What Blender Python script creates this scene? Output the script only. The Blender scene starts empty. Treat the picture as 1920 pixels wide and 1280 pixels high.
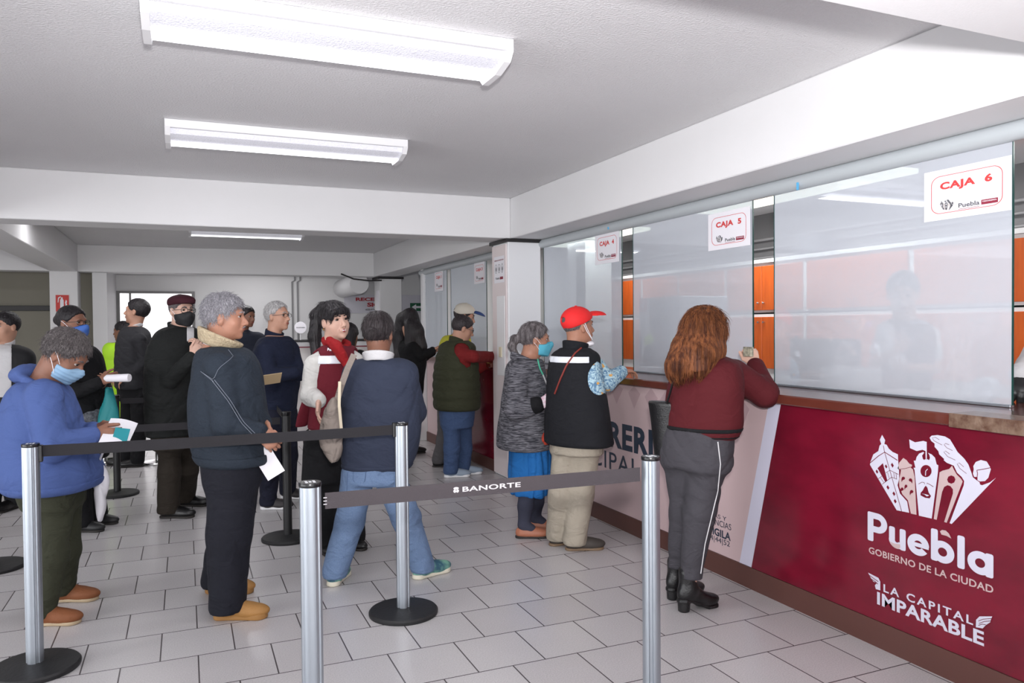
import bpy, math, random
import numpy as np
from mathutils import Vector, Matrix
from mathutils.geometry import tessellate_polygon

# ------------------------------------------------------------------ camera
SC = bpy.context.scene
COL = SC.collection
F_PX, YAW, PITCH, ROLL, CAM_H = 1439.0, 0.40285, -0.01953, -0.00904, 1.48
_f = np.array([math.sin(YAW)*math.cos(PITCH), math.cos(YAW)*math.cos(PITCH), math.sin(PITCH)])
_r0 = np.array([math.cos(YAW), -math.sin(YAW), 0.0]); _u0 = np.cross(_r0, _f)
CR = _r0*math.cos(ROLL) + _u0*math.sin(ROLL)
CU = -_r0*math.sin(ROLL) + _u0*math.cos(ROLL)
CF = _f
CC = np.array([0.0, 0.0, CAM_H])
cam_data = bpy.data.cameras.new('camera'); cam = bpy.data.objects.new('camera', cam_data); COL.objects.link(cam)
cam_data.sensor_width = 36.0; cam_data.lens = 36.0*F_PX/1920.0; cam_data.clip_start = 0.05; cam_data.clip_end = 100
m = Matrix(((CR[0], CU[0], -CF[0], CC[0]), (CR[1], CU[1], -CF[1], CC[1]), (CR[2], CU[2], -CF[2], CC[2]), (0, 0, 0, 1)))
cam.matrix_world = m
SC.camera = cam

# ------------------------------------------------------------------ world, exposure, lights
SC.view_settings.view_transform = 'Standard'
SC.view_settings.look = 'None'
SC.view_settings.gamma = 1.0
SC.view_settings.exposure = 0.06
SC.view_settings.use_curve_mapping = False
SC.cycles.max_bounces = 7
SC.cycles.diffuse_bounces = 4
SC.cycles.glossy_bounces = 3
SC.cycles.transparent_max_bounces = 10
SC.cycles.sample_clamp_indirect = 4.0
SC.cycles.caustics_reflective = False
SC.cycles.caustics_refractive = False
w = bpy.data.worlds.new('world'); SC.world = w; w.use_nodes = True
w.node_tree.nodes['Background'].inputs[0].default_value = (0.85, 0.9, 1.0, 1)
w.node_tree.nodes['Background'].inputs[1].default_value = 0.5

def lamp(name, loc, size, size_y, power, rot=(0, 0, 0), col=(1, .985, 1.0)):
    l = bpy.data.lights.new(name, 'AREA'); l.shape = 'RECTANGLE'; l.size = size; l.size_y = size_y; l.energy = power; l.color = col
    o = bpy.data.objects.new(name, l); o.location = loc; o.rotation_euler = rot; COL.objects.link(o)
    return o
# ceiling fittings of the same row that stand outside the frame, office lamps, and fill lights added over the unseen left half
for _y in (0.55, -1.6):
    lamp('ceiling_area_light', (0.6, _y, 2.60), 1.3, .3, 10)
for _y in (-1.5, 3.2, 8.3, 10.9):
    lamp('ceiling_area_light', (-3.6, _y, 2.60), 1.3, .3, 20)
lamp('office_lamp_light', (5.02, 1.5, 2.615), .38, 2.4, 50)
lamp('office_lamp_light', (5.02, 5.4, 2.615), .38, 2.3, 50)
lamp('office_lamp_light', (5.02, 9.0, 2.615), .38, 2.1, 34)
lamp('ceiling_area_light', (1.2, 13.5, 2.60), 1.3, .3, 13)  # no fitting here: light added by the back wall to brighten the far bay
lamp('ceiling_area_light', (-.6, 8.6, 2.60), 1.3, .3, 14)  # likewise added out of view, lifts the bay beyond the near beam
lamp('corridor_light', (-.45, 17.6, 2.3), 2.2, 1.6, 130, (0.5, 0, 0))  # area light inside the corridor beyond the doorway
# daylight from the glazed entrance side of the hall (left, outside the frame)
lamp('daylight', (-6.1, 1.2, 1.25), 2.3, 7.5, 280, (0, -math.pi/2, 0), (.96, .98, 1))
lamp('daylight', (0.3, -3.1, 1.2), 6.0, 2.0, 110, (math.pi/2, 0, 0), (.97, .98, 1))  # area light before the closed rear wall, facing down the hall
# the photographer's flash on top of the camera, tilted up to bounce off the ceiling
fl = bpy.data.lights.new('camera_flash', 'SPOT'); fl.energy = 640; fl.shadow_soft_size = .05; fl.color = (1, .985, .99); fl.spot_size = math.radians(150); fl.spot_blend = .8
flo = bpy.data.objects.new('camera_flash', fl); flo.location = (0.02, -0.05, 1.68); COL.objects.link(flo)
flo.rotation_euler = Vector((-.45, -.75, -.75)).to_track_quat('Z', 'Y').to_euler()

# ------------------------------------------------------------------ pixel helpers (photo frame 1920x1280 -> places in the room)
def ray(x, y):
    return (CR*(x-960) + CU*(640-y) + CF*F_PX)/F_PX
def at(x, y, D):
    return CC + ray(x, y)*D
def onp(x, y, ax, val):
    d = ray(x, y); return CC + d*((val-CC[ax])/d[ax])
def cv(r, u, f):
    v = CR*r + CU*u + CF*f; return v/np.linalg.norm(v)
def floor_pt(x, y): return onp(x, y, 2, 0.0)

# ------------------------------------------------------------------ tagging
def tag(o, label=None, cat=None, group=None, kind=None):
    if label: o['label'] = label
    if cat: o['category'] = cat
    if group: o['group'] = group
    if kind: o['kind'] = kind
    return o
def empty(name, loc=(0, 0, 0), label=None, cat=None, group=None, kind=None):
    o = bpy.data.objects.new(name, None); COL.objects.link(o); o.location = tuple(float(c) for c in loc); o.empty_display_size = .1
    return tag(o, label, cat, group, kind)
def wloc(o):
    v = Vector((0, 0, 0))
    while o is not None:
        v = v + Vector(o.location); o = o.parent
    return v
def mk(name, V, Fc, mat, parent=None, smooth=False):
    """link a mesh given in world coordinates; kept relative to its parent chain"""
    me = bpy.data.meshes.new(name)
    off = np.array(wloc(parent)) if parent is not None else np.zeros(3)
    V = np.asarray(V, dtype=np.float64)
    if parent is None and len(V):
        lo, hi = V.min(0), V.max(0); off = np.array([(lo[0]+hi[0])/2, (lo[1]+hi[1])/2, lo[2]])
    V = V-off
    if isinstance(Fc, np.ndarray) and Fc.ndim == 2:
        n, k = Fc.shape
        me.vertices.add(len(V)); me.vertices.foreach_set('co', V.astype(np.float32).ravel())
        me.loops.add(n*k); me.loops.foreach_set('vertex_index', Fc.astype(np.int32).ravel())
        me.polygons.add(n); me.polygons.foreach_set('loop_start', np.arange(0, n*k, k, dtype=np.int32))
        me.polygons.foreach_set('loop_total', np.full(n, k, dtype=np.int32))
        me.update(calc_edges=True)
    else:
        me.from_pydata([tuple(v) for v in V], [], [tuple(int(i) for i in f) for f in Fc]); me.update()
    if smooth:
        me.polygons.foreach_set('use_smooth', np.ones(len(me.polygons), dtype=bool))
    if isinstance(mat, (list, tuple)):
        for x in mat: me.materials.append(x)
    elif mat: me.materials.append(mat)
    o = bpy.data.objects.new(name, me); COL.objects.link(o)
    if parent is not None: o.parent = parent
    else: o.location = tuple(off)
    return o

class MB:
    def __init__(s): s.v = []; s.f = []; s.sm = False
    def add(s, V, Fc):
        n = len(s.v); s.v += [tuple(map(float, p)) for p in V]; s.f += [tuple(i+n for i in f) for f in Fc]; return s
    def box(s, lo, hi, M=None):
        x0, y0, z0 = lo; x1, y1, z1 = hi
        V = np.array([(x0, y0, z0), (x1, y0, z0), (x1, y1, z0), (x0, y1, z0), (x0, y0, z1), (x1, y0, z1), (x1, y1, z1), (x0, y1, z1)], float)
        if M is not None: V = V@np.array(M[0]).T + np.array(M[1])
        return s.add(V, [(0, 3, 2, 1), (4, 5, 6, 7), (0, 1, 5, 4), (1, 2, 6, 5), (2, 3, 7, 6), (3, 0, 4, 7)])
    def bbox(s, lo, hi, b=.004, M=None):
        """box with chamfered edges"""
        lo = np.array(lo, float); hi = np.array(hi, float); V = []
        import itertools
        idx = {}
        for c in itertools.product((0, 1), repeat=3):
            for ax in range(3):
                p = np.where(np.array(c) == 1, hi-b, lo+b).astype(float)
                p[ax] = hi[ax] if c[ax] else lo[ax]
                idx[(c, ax)] = len(V); V.append(p)
        Fs = []
        for ax in range(3):
            o = [a for a in range(3) if a != ax]
            for sd in (0, 1):
                q = []
                for (i, j) in ((0, 0), (1, 0), (1, 1), (0, 1)):
                    c = [0, 0, 0]; c[ax] = sd; c[o[0]] = i; c[o[1]] = j; q.append(idx[(tuple(c), ax)])
                Fs.append(q)
        for ax in range(3):
            o = [a for a in range(3) if a != ax]
            for i in (0, 1):
                for j in (0, 1):
                    c0 = [0, 0, 0]; c0[o[0]] = i; c0[o[1]] = j; c1 = list(c0); c1[ax] = 1
                    Fs.append([idx[(tuple(c0), o[0])], idx[(tuple(c1), o[0])], idx[(tuple(c1), o[1])], idx[(tuple(c0), o[1])]])
        for c in itertools.product((0, 1), repeat=3):
            Fs.append([idx[(c, 0)], idx[(c, 1)], idx[(c, 2)]])
        V = np.array(V); cen = V.mean(0); out = []
        for f in Fs:
            P = V[f]; n = np.cross(P[1]-P[0], P[2]-P[0])
            out.append(f if n@(P.mean(0)-cen) > 0 else f[::-1])
        if M is not None: V = V@np.array(M[0]).T + np.array(M[1])
        return s.add(V, out)
    def lathe(s, c, prof, n=32, axis=(0, 0, 1)):
        """prof: list of (radius, height) from bottom to top"""
        ax = np.array(axis, float); ax /= np.linalg.norm(ax)
        t = np.array([1, 0, 0]) if abs(ax[0]) < .9 else np.array([0, 1, 0])
        a = np.cross(ax, t); a /= np.linalg.norm(a); b = np.cross(ax, a)
        V = []; Fs = []; c = np.array(c, float)
        for (r, h) in prof:
            for k in range(n):
                th = 2*math.pi*k/n; V.append(c+ax*h+(a*math.cos(th)+b*math.sin(th))*r)
        for i in range(len(prof)-1):
            for k in range(n):
                k2 = (k+1) % n; Fs.append((i*n+k, i*n+k2, (i+1)*n+k2, (i+1)*n+k))
        Fs.append(tuple(range(n-1, -1, -1))); Fs.append(tuple((len(prof)-1)*n+k for k in range(n)))
        return s.add(V, Fs)
    def tube(s, pts, r, n=10, closed=False, flat=None):
        P = [np.array(p, float) for p in pts]; m_ = len(P); V = []; Fs = []
        rr = r if hasattr(r, '__len__') else [r]*m_
        up = None
        for i, p in enumerate(P):
            if closed: d = P[(i+1) % m_]-P[i-1]
            else: d = P[min(i+1, m_-1)]-P[max(i-1, 0)]
            d = d/(np.linalg.norm(d)+1e-9)
            if up is None:
                t = np.array([0, 0, 1.0]) if abs(d[2]) < .9 else np.array([1.0, 0, 0])
                if flat is not None: t = np.array(flat, float)
                a = np.cross(d, t); a /= np.linalg.norm(a)
            else:
                a = up-d*(up@d); a /= (np.linalg.norm(a)+1e-9)
            up = a; b = np.cross(d, a)
            for k in range(n):
                th = 2*math.pi*k/n
                V.append(p+(a*math.cos(th)+b*math.sin(th))*rr[i])
        for i in range(m_ if closed else m_-1):
            j = (i+1) % m_
            for k in range(n):
                k2 = (k+1) % n; Fs.append((i*n+k, i*n+k2, j*n+k2, j*n+k))
        if not closed:
            Fs.append(tuple(range(n-1, -1, -1))); Fs.append(tuple((m_-1)*n+k for k in range(n)))
        return s.add(V, Fs)
    def ribbon(s, pts, half, side, thick=.002):
        """a strap: rectangular section swept along pts; side = direction of its width (one or one per point)"""
        P = [np.array(p, float) for p in pts]; m_ = len(P); V = []; Fs = []
        for i, p in enumerate(P):
            d = P[min(i+1, m_-1)]-P[max(i-1, 0)]; d = d/(np.linalg.norm(d)+1e-9)
            sd = np.array(side[i] if hasattr(side[0], '__len__') else side, float); sd = sd-d*(sd@d); sd /= np.linalg.norm(sd)
            nn = np.cross(d, sd)
            h = half[i] if hasattr(half, '__len__') else half
            for (a, b) in ((-1, -1), (1, -1), (1, 1), (-1, 1)): V.append(p+sd*h*a+nn*thick/2*b)
        for i in range(m_-1):
            for k in range(4):
                k2 = (k+1) % 4; Fs.append((i*4+k, i*4+k2, i*4+4+k2, i*4+4+k))
        Fs.append((3, 2, 1, 0)); Fs.append(tuple((m_-1)*4+k for k in range(4)))
        return s.add(V, Fs)
    def poly(s, outer, holes=(), n=(1, 0, 0), thick=0.0):
        """flat polygon with holes (3D points), optional thickness along n"""
        loops = [[Vector(p) for p in outer]]+[[Vector(p) for p in h] for h in holes]
        flat = [p for l in loops for p in l]
        tri = tessellate_polygon(loops)
        nn = Vector(n)
        Fs = []
        for t in tri:
            a, b, c = (flat[i] for i in t)
            Fs.append(tuple(t) if (b-a).cross(c-a).dot(nn) > 0 else tuple(reversed(t)))
        if thick:
            N = len(flat); V = [p+nn*thick for p in flat]+list(flat)
            F2 = list(Fs)
            o = 0
            for l in loops:
                k = len(l)
                for i in range(k):
                    j = (i+1) % k; F2.append((o+i, o+j, N+o+j, N+o+i))
                o += k
            return s.add(V, F2)
        return s.add(flat, Fs)
    def build(s, name, mat, parent=None, smooth=None):
        o = mk(name, np.array(s.v), s.f, mat, parent, smooth=False)
        if smooth is not None:
            me = o.data
            me.polygons.foreach_set('use_smooth', np.ones(len(me.polygons), dtype=bool))
            try:
                me.set_sharp_from_angle(angle=math.radians(smooth))
            except Exception: pass
        return o

# ------------------------------------------------------------------ materials
def lin(c):
    out = []
    for x in c[:3]:
        x = x/255.0
        out.append(x/12.92 if x <= .04045 else ((x+.055)/1.055)**2.4)
    return tuple(out)+(1.0,)
MATS = {}
def mat(name, rgb, rough=.6, metal=0.0, bump=0.0, bscale=60.0, noise=0.0, nscale=8.0, rgb2=None, spec=.5, stretch=(1, 1, 1), coat=0.0, emit=0.0, sheen=0.0, sss=0.0):
    if name in MATS: return MATS[name]
    M = bpy.data.materials.new(name); M.use_nodes = True; nt = M.node_tree; b = nt.nodes['Principled BSDF']
    b.inputs['Base Color'].default_value = lin(rgb); b.inputs['Roughness'].default_value = rough; b.inputs['Metallic'].default_value = metal
    b.inputs['Specular IOR Level'].default_value = spec
    if coat: b.inputs['Coat Weight'].default_value = coat
    if sheen: b.inputs['Sheen Weight'].default_value = sheen
    if emit:
        b.inputs['Emission Color'].default_value = lin(rgb); b.inputs['Emission Strength'].default_value = emit
    if bump or noise:
        tc = nt.nodes.new('ShaderNodeTexCoord'); mp = nt.nodes.new('ShaderNodeMapping'); mp.inputs['Scale'].default_value = stretch
        nt.links.new(tc.outputs['Object'], mp.inputs[0])
    if noise:
        n = nt.nodes.new('ShaderNodeTexNoise'); n.inputs['Scale'].default_value = nscale; n.inputs['Detail'].default_value = 5
        nt.links.new(mp.outputs[0], n.inputs['Vector'])
        cr = nt.nodes.new('ShaderNodeMapRange'); cr.inputs['From Min'].default_value = .5-.25/max(noise, .01)*.5; cr.inputs['From Max'].default_value = .5+.25/max(noise, .01)*.5
        nt.links.new(n.outputs[0], cr.inputs[0])
        mx = nt.nodes.new('ShaderNodeMix'); mx.data_type = 'RGBA'
        mx.inputs[6].default_value = lin(rgb); mx.inputs[7].default_value = lin(rgb2 or rgb)
        nt.links.new(cr.outputs[0], mx.inputs[0]); nt.links.new(mx.outputs[2], b.inputs['Base Color'])
    if bump:
        n2 = nt.nodes.new('ShaderNodeTexNoise'); n2.inputs['Scale'].default_value = bscale; n2.inputs['Detail'].default_value = 3
        nt.links.new(mp.outputs[0], n2.inputs['Vector'])
        bp = nt.nodes.new('ShaderNodeBump'); bp.inputs['Strength'].default_value = bump; bp.inputs['Distance'].default_value = .01
        nt.links.new(n2.outputs[0], bp.inputs['Height']); nt.links.new(bp.outputs[0], b.inputs['Normal'])
    MATS[name] = M
    return M
def cloth(name, rgb, fold=.35, rgb2=None, noise=.3, rough=.85, sheen=0.0):
    """woven cloth: soft wrinkle bump plus fine weave"""
    rgb2 = rgb2 or tuple(min(255, c*1.25+4) for c in rgb)
    rgb = tuple(c*.86 for c in rgb); rgb2 = tuple(c*.86 for c in rgb2)
    if name in MATS: return MATS[name]
    M = bpy.data.materials.new(name); M.use_nodes = True; nt = M.node_tree; b = nt.nodes['Principled BSDF']
    b.inputs['Roughness'].default_value = rough; b.inputs['Specular IOR Level'].default_value = .25
    if sheen: b.inputs['Sheen Weight'].default_value = sheen
    tc = nt.nodes.new('ShaderNodeTexCoord')
    def no(scale, det, st=(1, 1, 1)):
        mp = nt.nodes.new('ShaderNodeMapping'); mp.inputs['Scale'].default_value = st; nt.links.new(tc.outputs['Object'], mp.inputs[0])
        n = nt.nodes.new('ShaderNodeTexNoise'); n.inputs['Scale'].default_value = scale; n.inputs['Detail'].default_value = det
        n.inputs['Distortion'].default_value = .6
        nt.links.new(mp.outputs[0], n.inputs['Vector']); return n
    n1 = no(7, 3, (1, 1, 1.6)); n2 = no(260, 1); n3 = no(3, 2)
    mx = nt.nodes.new('ShaderNodeMix'); mx.data_type = 'RGBA'; mx.inputs[6].default_value = lin(rgb)
    mx.inputs[7].default_value = lin(rgb2 or tuple(min(255, c*1.25+4) for c in rgb))
    ml = nt.nodes.new('ShaderNodeMath'); ml.operation = 'MULTIPLY'; ml.inputs[1].default_value = noise*2
    nt.links.new(n2.outputs[0], ml.inputs[0]); nt.links.new(ml.outputs[0], mx.inputs[0]); nt.links.new(mx.outputs[2], b.inputs['Base Color'])
    b1 = nt.nodes.new('ShaderNodeBump'); b1.inputs['Strength'].default_value = fold; b1.inputs['Distance'].default_value = .05
    b2 = nt.nodes.new('ShaderNodeBump'); b2.inputs['Strength'].default_value = .25; b2.inputs['Distance'].default_value = .002
    nt.links.new(n1.outputs[0], b1.inputs['Height']); nt.links.new(n2.outputs[0], b2.inputs['Height'])
    nt.links.new(b1.outputs[0], b2.inputs['Normal']); nt.links.new(b2.outputs[0], b.inputs['Normal'])
    MATS[name] = M
    return M

# ------------------------------------------------------------------ writing
FONT = None
def text_mesh(body, bold=0.0, spacing=1.0):
    cu = bpy.data.curves.new('lettering', 'FONT'); cu.body = body; cu.size = 1.0; cu.offset = bold; cu.resolution_u = 3; cu.space_character = spacing
    if FONT is not None: cu.font = FONT
    ob = bpy.data.objects.new('lettering_tmp', cu); COL.objects.link(ob)
    bpy.context.view_layer.update()
    me = bpy.data.meshes.new_from_object(ob.evaluated_get(bpy.context.evaluated_depsgraph_get()))
    V = np.array([v.co[:] for v in me.vertices], float).reshape(-1, 3); Fs = [tuple(p.vertices) for p in me.polygons]
    bpy.data.objects.remove(ob); bpy.data.meshes.remove(me); bpy.data.curves.remove(cu)
    return V, Fs
def write(name, body, org, du, dv, width, height, mt, parent, bold=.02, spacing=1.0, align='l'):
    """lettering laid on a surface: org = lower left corner, du/dv = unit directions of text width and cap height"""
    V, Fs = text_mesh(body, bold, spacing)
    lo, hi = V.min(0), V.max(0)
    sx = width/(hi[0]-lo[0]); sy = height/(hi[1]-lo[1])
    du = np.array(du, float); dv = np.array(dv, float)
    P = np.array(org)+np.outer((V[:, 0]-lo[0])*sx, du)+np.outer((V[:, 1]-lo[1])*sy, dv)
    return mk(name, P, Fs, mt, parent)
# ------------------------------------------------------------------ signed-distance sculpting (numpy) + surface nets
def _n(v):
    v = np.array(v, float); return v/(np.linalg.norm(v)+1e-12)
def cap(a, b, ra, rb=None, sq=None):
    """tapered capsule; sq=(axis, factor) flattens it along an axis"""
    a = np.array(a, np.float32); b = np.array(b, np.float32); rb = ra if rb is None else rb
    ab = b-a; L = float(ab@ab)+1e-9
    def fn(P):
        q = P-a; t = np.clip(q@ab/L, 0, 1); v = q-t[:, None]*ab
        if sq is not None:
            ax = np.array(sq[0], np.float32); s = v@ax; v = v+np.outer(s*(sq[1]-1), ax).astype(np.float32)
        return np.sqrt((v*v).sum(1))-(ra+(rb-ra)*t)
    r = max(ra, rb)*(1.0 if sq is None else max(1, 1/sq[1]))
    fn.lo = np.minimum(a, b)-r; fn.hi = np.maximum(a, b)+r
    return fn
def ell(c, r, M=None):
    """ellipsoid; M rows = axes"""
    c = np.array(c, np.float32); r = np.array(r, np.float32); M = np.eye(3, dtype=np.float32) if M is None else np.array(M, np.float32)
    def fn(P):
        q = (P-c)@M.T/r; k0 = np.sqrt((q*q).sum(1)); g = q/r; k1 = np.sqrt((g*g).sum(1))+1e-6
        return k0*(k0-1)/k1
    R = float(r.max()); fn.lo = c-R; fn.hi = c+R
    return fn
def rbox(c, r, rad, M=None):
    c = np.array(c, np.float32); r = np.array(r, np.float32)-rad; M = np.eye(3, dtype=np.float32) if M is None else np.array(M, np.float32)
    def fn(P):
        q = np.abs((P-c)@M.T)-r; return np.sqrt((np.maximum(q, 0)**2).sum(1))+np.minimum(q.max(1), 0)-rad
    R = float(np.linalg.norm(r+rad)); fn.lo = c-R; fn.hi = c+R
    return fn
def half(p, n):
    """keeps what lies behind the plane (n points outwards)"""
    p = np.array(p, np.float32); n = np.array(_n(n), np.float32)
    fn = lambda P: (P-p)@n
    return fn
def loft(levels, yaw, rnd=.02, k=None):
    """levels: (z, cx, cy, side_half, front_half, back_half)"""
    L = np.array(sorted(levels), float)
    t = np.linspace(0, len(L)-1, len(L)*5)
    i = np.clip(t.astype(int), 0, len(L)-2); u = (t-i)[:, None]
    p0 = L[np.maximum(i-1, 0)]; p1 = L[i]; p2 = L[i+1]; p3 = L[np.minimum(i+2, len(L)-1)]
    S = .5*((2*p1)+(-p0+p2)*u+(2*p0-5*p1+4*p2-p3)*u*u+(-p0+3*p1-3*p2+p3)*u**3)
    S[:, 0] = np.maximum.accumulate(S[:, 0]+np.arange(len(S))*1e-7)
    S = S.astype(np.float32)
    fx, fy = math.cos(yaw), math.sin(yaw)
    z0, z1 = float(S[0, 0]), float(S[-1, 0])
    def fn(P):
        z = np.clip(P[:, 2], z0, z1)
        I = [np.interp(z, S[:, 0], S[:, j]).astype(np.float32) for j in range(1, 6)]
        dx = P[:, 0]-I[0]; dy = P[:, 1]-I[1]
        f = dx*fx+dy*fy; s = -dx*fy+dy*fx
        a = I[2]; b = np.where(f > 0, I[3], I[4])
        k0 = np.sqrt((s/a)**2+(f/b)**2)+1e-6; k1 = np.sqrt((s/a**2)**2+(f/b**2)**2)+1e-6
        d2 = k0*(k0-1)/k1
        dz = np.abs(P[:, 2]-(z0+z1)/2)-(z1-z0)/2
        q0 = d2+rnd; q1 = dz+rnd
        return np.minimum(np.maximum(q0, q1), 0)+np.sqrt(np.maximum(q0, 0)**2+np.maximum(q1, 0)**2)-rnd
    R = float(L[:, 3:6].max())
    fn.lo = np.array([L[:, 1].min()-R, L[:, 2].min()-R, z0]); fn.hi = np.array([L[:, 1].max()+R, L[:, 2].max()+R, z1])
    return fn
def comb(prims):
    """prims: list of (fn, k, op)"""
    def fn(P):
        d = None
        for (g, k, op) in prims:
            x = g(P)
            if d is None: d = x; continue
            if op == '+':
                if k > 0:
                    h = np.maximum(k-np.abs(d-x), 0)/k; d = np.minimum(d, x)-h*h*k*.25
                else: d = np.minimum(d, x)
            elif op == '-':
                x = -x
                if k > 0:
                    h = np.maximum(k-np.abs(d-x), 0)/k; d = np.maximum(d, x)+h*h*k*.25
                else: d = np.maximum(d, x)
            elif op == '&':
                if k > 0:
                    h = np.maximum(k-np.abs(d-x), 0)/k; d = np.maximum(d, x)+h*h*k*.25
                else: d = np.maximum(d, x)
            elif op == 'o': d = d-k   # offset outwards
            elif op == 'd': d = d+x   # displacement
        return d
    b = [g for (g, k, op) in prims if op == '+' and hasattr(g, 'lo')]
    off = sum(k for (g, k, op) in prims if op == 'o')
    fn.lo = np.min([g.lo for g in b], 0)-max(off, 0)-.01; fn.hi = np.max([g.hi for g in b], 0)+max(off, 0)+.01
    return fn
zero = lambda P: np.zeros(len(P), np.float32)
def wrinkle(amp, scale=(9, 9, 16), seed=0.0):
    a, b, c = scale
    def fn(P):
        x, y, z = P[:, 0], P[:, 1], P[:, 2]
        w1 = np.sin(a*1.3*x+b*.7*y+seed)+np.sin(b*1.1*y-c*.4*z+seed*1.7)
        w = np.sin(c*z*1.3+w1*1.6+seed)+.6*np.sin(c*2.1*z+a*1.6*x+w1*2.1+seed*2.3)+.4*np.sin(a*3.1*x+b*2.7*y+w1)
        p1 = c*1.1*z+a*.9*x-b*.6*y+w1*1.3+seed*3; p2 = c*.8*z-a*1.2*x+b*1.1*y+w1*1.9-seed
        m1 = np.clip(np.sin(a*.5*x+b*.4*y+c*.21*z+seed)+.3, 0, 1); m2 = np.clip(np.sin(a*.45*y-b*.5*x-c*.26*z+seed*2)+.2, 0, 1)
        cr = m1*(1-np.abs(np.sin(p1)))**3+m2*(1-np.abs(np.sin(p2)))**3
        return (w*amp*.4+cr*amp*1.5).astype(np.float32)
    return fn
def net(fn, h, lo=None, hi=None, B=4):
    lo = np.array(fn.lo if lo is None else lo, float)-2*h; hi = np.array(fn.hi if hi is None else hi, float)+2*h
    nb = np.maximum(np.ceil((hi-lo)/(h*B)).astype(int), 1); n = nb*B
    bc = np.stack(np.meshgrid(*[lo[i]+(np.arange(nb[i])+.5)*B*h-.5*h for i in range(3)], indexing='ij'), -1).reshape(-1, 3).astype(np.float32)
    dc = fn(bc); act = np.abs(dc) < B*h*1.55
    G = np.where(dc > 0, 1.0, -1.0).astype(np.float32).reshape(nb)
    G = G.repeat(B, 0).repeat(B, 1).repeat(B, 2)
    bi = np.array(np.unravel_index(np.nonzero(act)[0], nb)).T*B
    off = np.stack(np.meshgrid(*[np.arange(B)]*3, indexing='ij'), -1).reshape(-1, 3)
    ii = (bi[:, None, :]+off[None]).reshape(-1, 3)
    pts = (lo+ii*h).astype(np.float32)
    vals = np.empty(len(pts), np.float32)
    for s in range(0, len(pts), 400000): vals[s:s+400000] = fn(pts[s:s+400000])
    G[ii[:, 0], ii[:, 1], ii[:, 2]] = vals
    I = G < 0
    c8 = [(i, j, k) for i in (0, 1) for j in (0, 1) for k in (0, 1)]
    sl = lambda A, c: A[c[0]:A.shape[0]-1+c[0], c[1]:A.shape[1]-1+c[1], c[2]:A.shape[2]-1+c[2]]
    cnt = sum(sl(I, c).astype(np.int8) for c in c8)
    cells = np.array(np.nonzero((cnt > 0) & (cnt < 8))).T
    if len(cells) == 0: return np.zeros((0, 3)), np.zeros((0, 4), int)
    val = np.stack([G[cells[:, 0]+c[0], cells[:, 1]+c[1], cells[:, 2]+c[2]] for c in c8], 1)
    acc = np.zeros((len(cells), 3)); num = np.zeros(len(cells))
    for a in range(8):
        for b in range(a+1, 8):
            df = np.array(c8[b])-np.array(c8[a])
            if np.abs(df).sum() != 1: continue
            va, vb = val[:, a], val[:, b]; cr = (va < 0) != (vb < 0)
            t = np.where(cr, va/(va-vb+1e-12), 0)
            acc += np.where(cr[:, None], np.array(c8[a])+t[:, None]*df, 0); num += cr
    V = lo+(cells+acc/num[:, None])*h
    idx = -np.ones(cnt.shape, np.int64); idx[cells[:, 0], cells[:, 1], cells[:, 2]] = np.arange(len(cells))
    Fs = []
    for ax in range(3):
        o1, o2 = (ax+1) % 3, (ax+2) % 3
        s0 = [slice(None)]*3; s1 = [slice(None)]*3; s0[ax] = slice(0, -1); s1[ax] = slice(1, None)
        A, Bm = I[tuple(s0)], I[tuple(s1)]
        e = np.array(np.nonzero(A != Bm)).T
        e = e[(e[:, o1] > 0) & (e[:, o2] > 0) & (e[:, o1] < n[o1]-1) & (e[:, o2] < n[o2]-1)]
        ins = A[e[:, 0], e[:, 1], e[:, 2]]
        q = []
        for (d1, d2) in ((-1, -1), (0, -1), (0, 0), (-1, 0)):
            c = e.copy(); c[:, o1] += d1; c[:, o2] += d2; q.append(idx[c[:, 0], c[:, 1], c[:, 2]])
        q = np.stack(q, 1); q[~ins] = q[~ins][:, ::-1]; Fs.append(q)
    Fq = np.concatenate(Fs); Fq = Fq[(Fq >= 0).all(1)]
    return V, Fq
def sculpt(name, prims, h, mt, parent=None, fn=None):
    fn = comb(prims) if fn is None else fn
    V, Fq = net(fn, h)
    if len(V) == 0: return None
    return mk(name, V, Fq, mt, parent, smooth=True)
# ------------------------------------------------------------------ setting
def struct(name, mb, mt, parent=None, smooth=None):
    o = mb.build(name, mt, parent, smooth=smooth)
    if parent is None: o['kind'] = 'structure'
    return o
ZC, ZB = 2.714, 2.327          # ceiling, underside of the beams
def paint(name, rgb, bump=.12, bscale=140, rough=.55):
    return mat(name, rgb, rough=rough, bump=bump, bscale=bscale, noise=.25, nscale=1.3, rgb2=tuple(int(c*.96) for c in rgb))
M_WALL = paint('white_paint', (226, 225, 226))
M_CEIL = paint('ceiling_texture', (222, 221, 223), bump=.5, bscale=90, rough=.6)
M_BEAM = paint('beam_paint', (226, 225, 227), bump=.05)
M_OLIVE = paint('olive_grey_panel', (146, 142, 128))
M_DARK = mat('dark_metal', (32, 30, 32), rough=.45)
M_BLACK = mat('black_plastic', (24, 24, 26), rough=.5)
M_WHITEP = mat('white_plastic', (228, 228, 230), rough=.35)
M_ALU = mat('brushed_aluminium', (168, 175, 183), rough=.34, metal=.85, bump=.08, bscale=30, stretch=(40, 40, .6))
M_CHROME = mat('chrome', (210, 210, 210), rough=.15, metal=1.0)
M_PAPER = mat('paper', (232, 230, 236), rough=.7)
M_RED = mat('red_print', (205, 62, 62), rough=.6)
M_GREEN = mat('green_print', (24, 92, 62), rough=.5)

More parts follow.
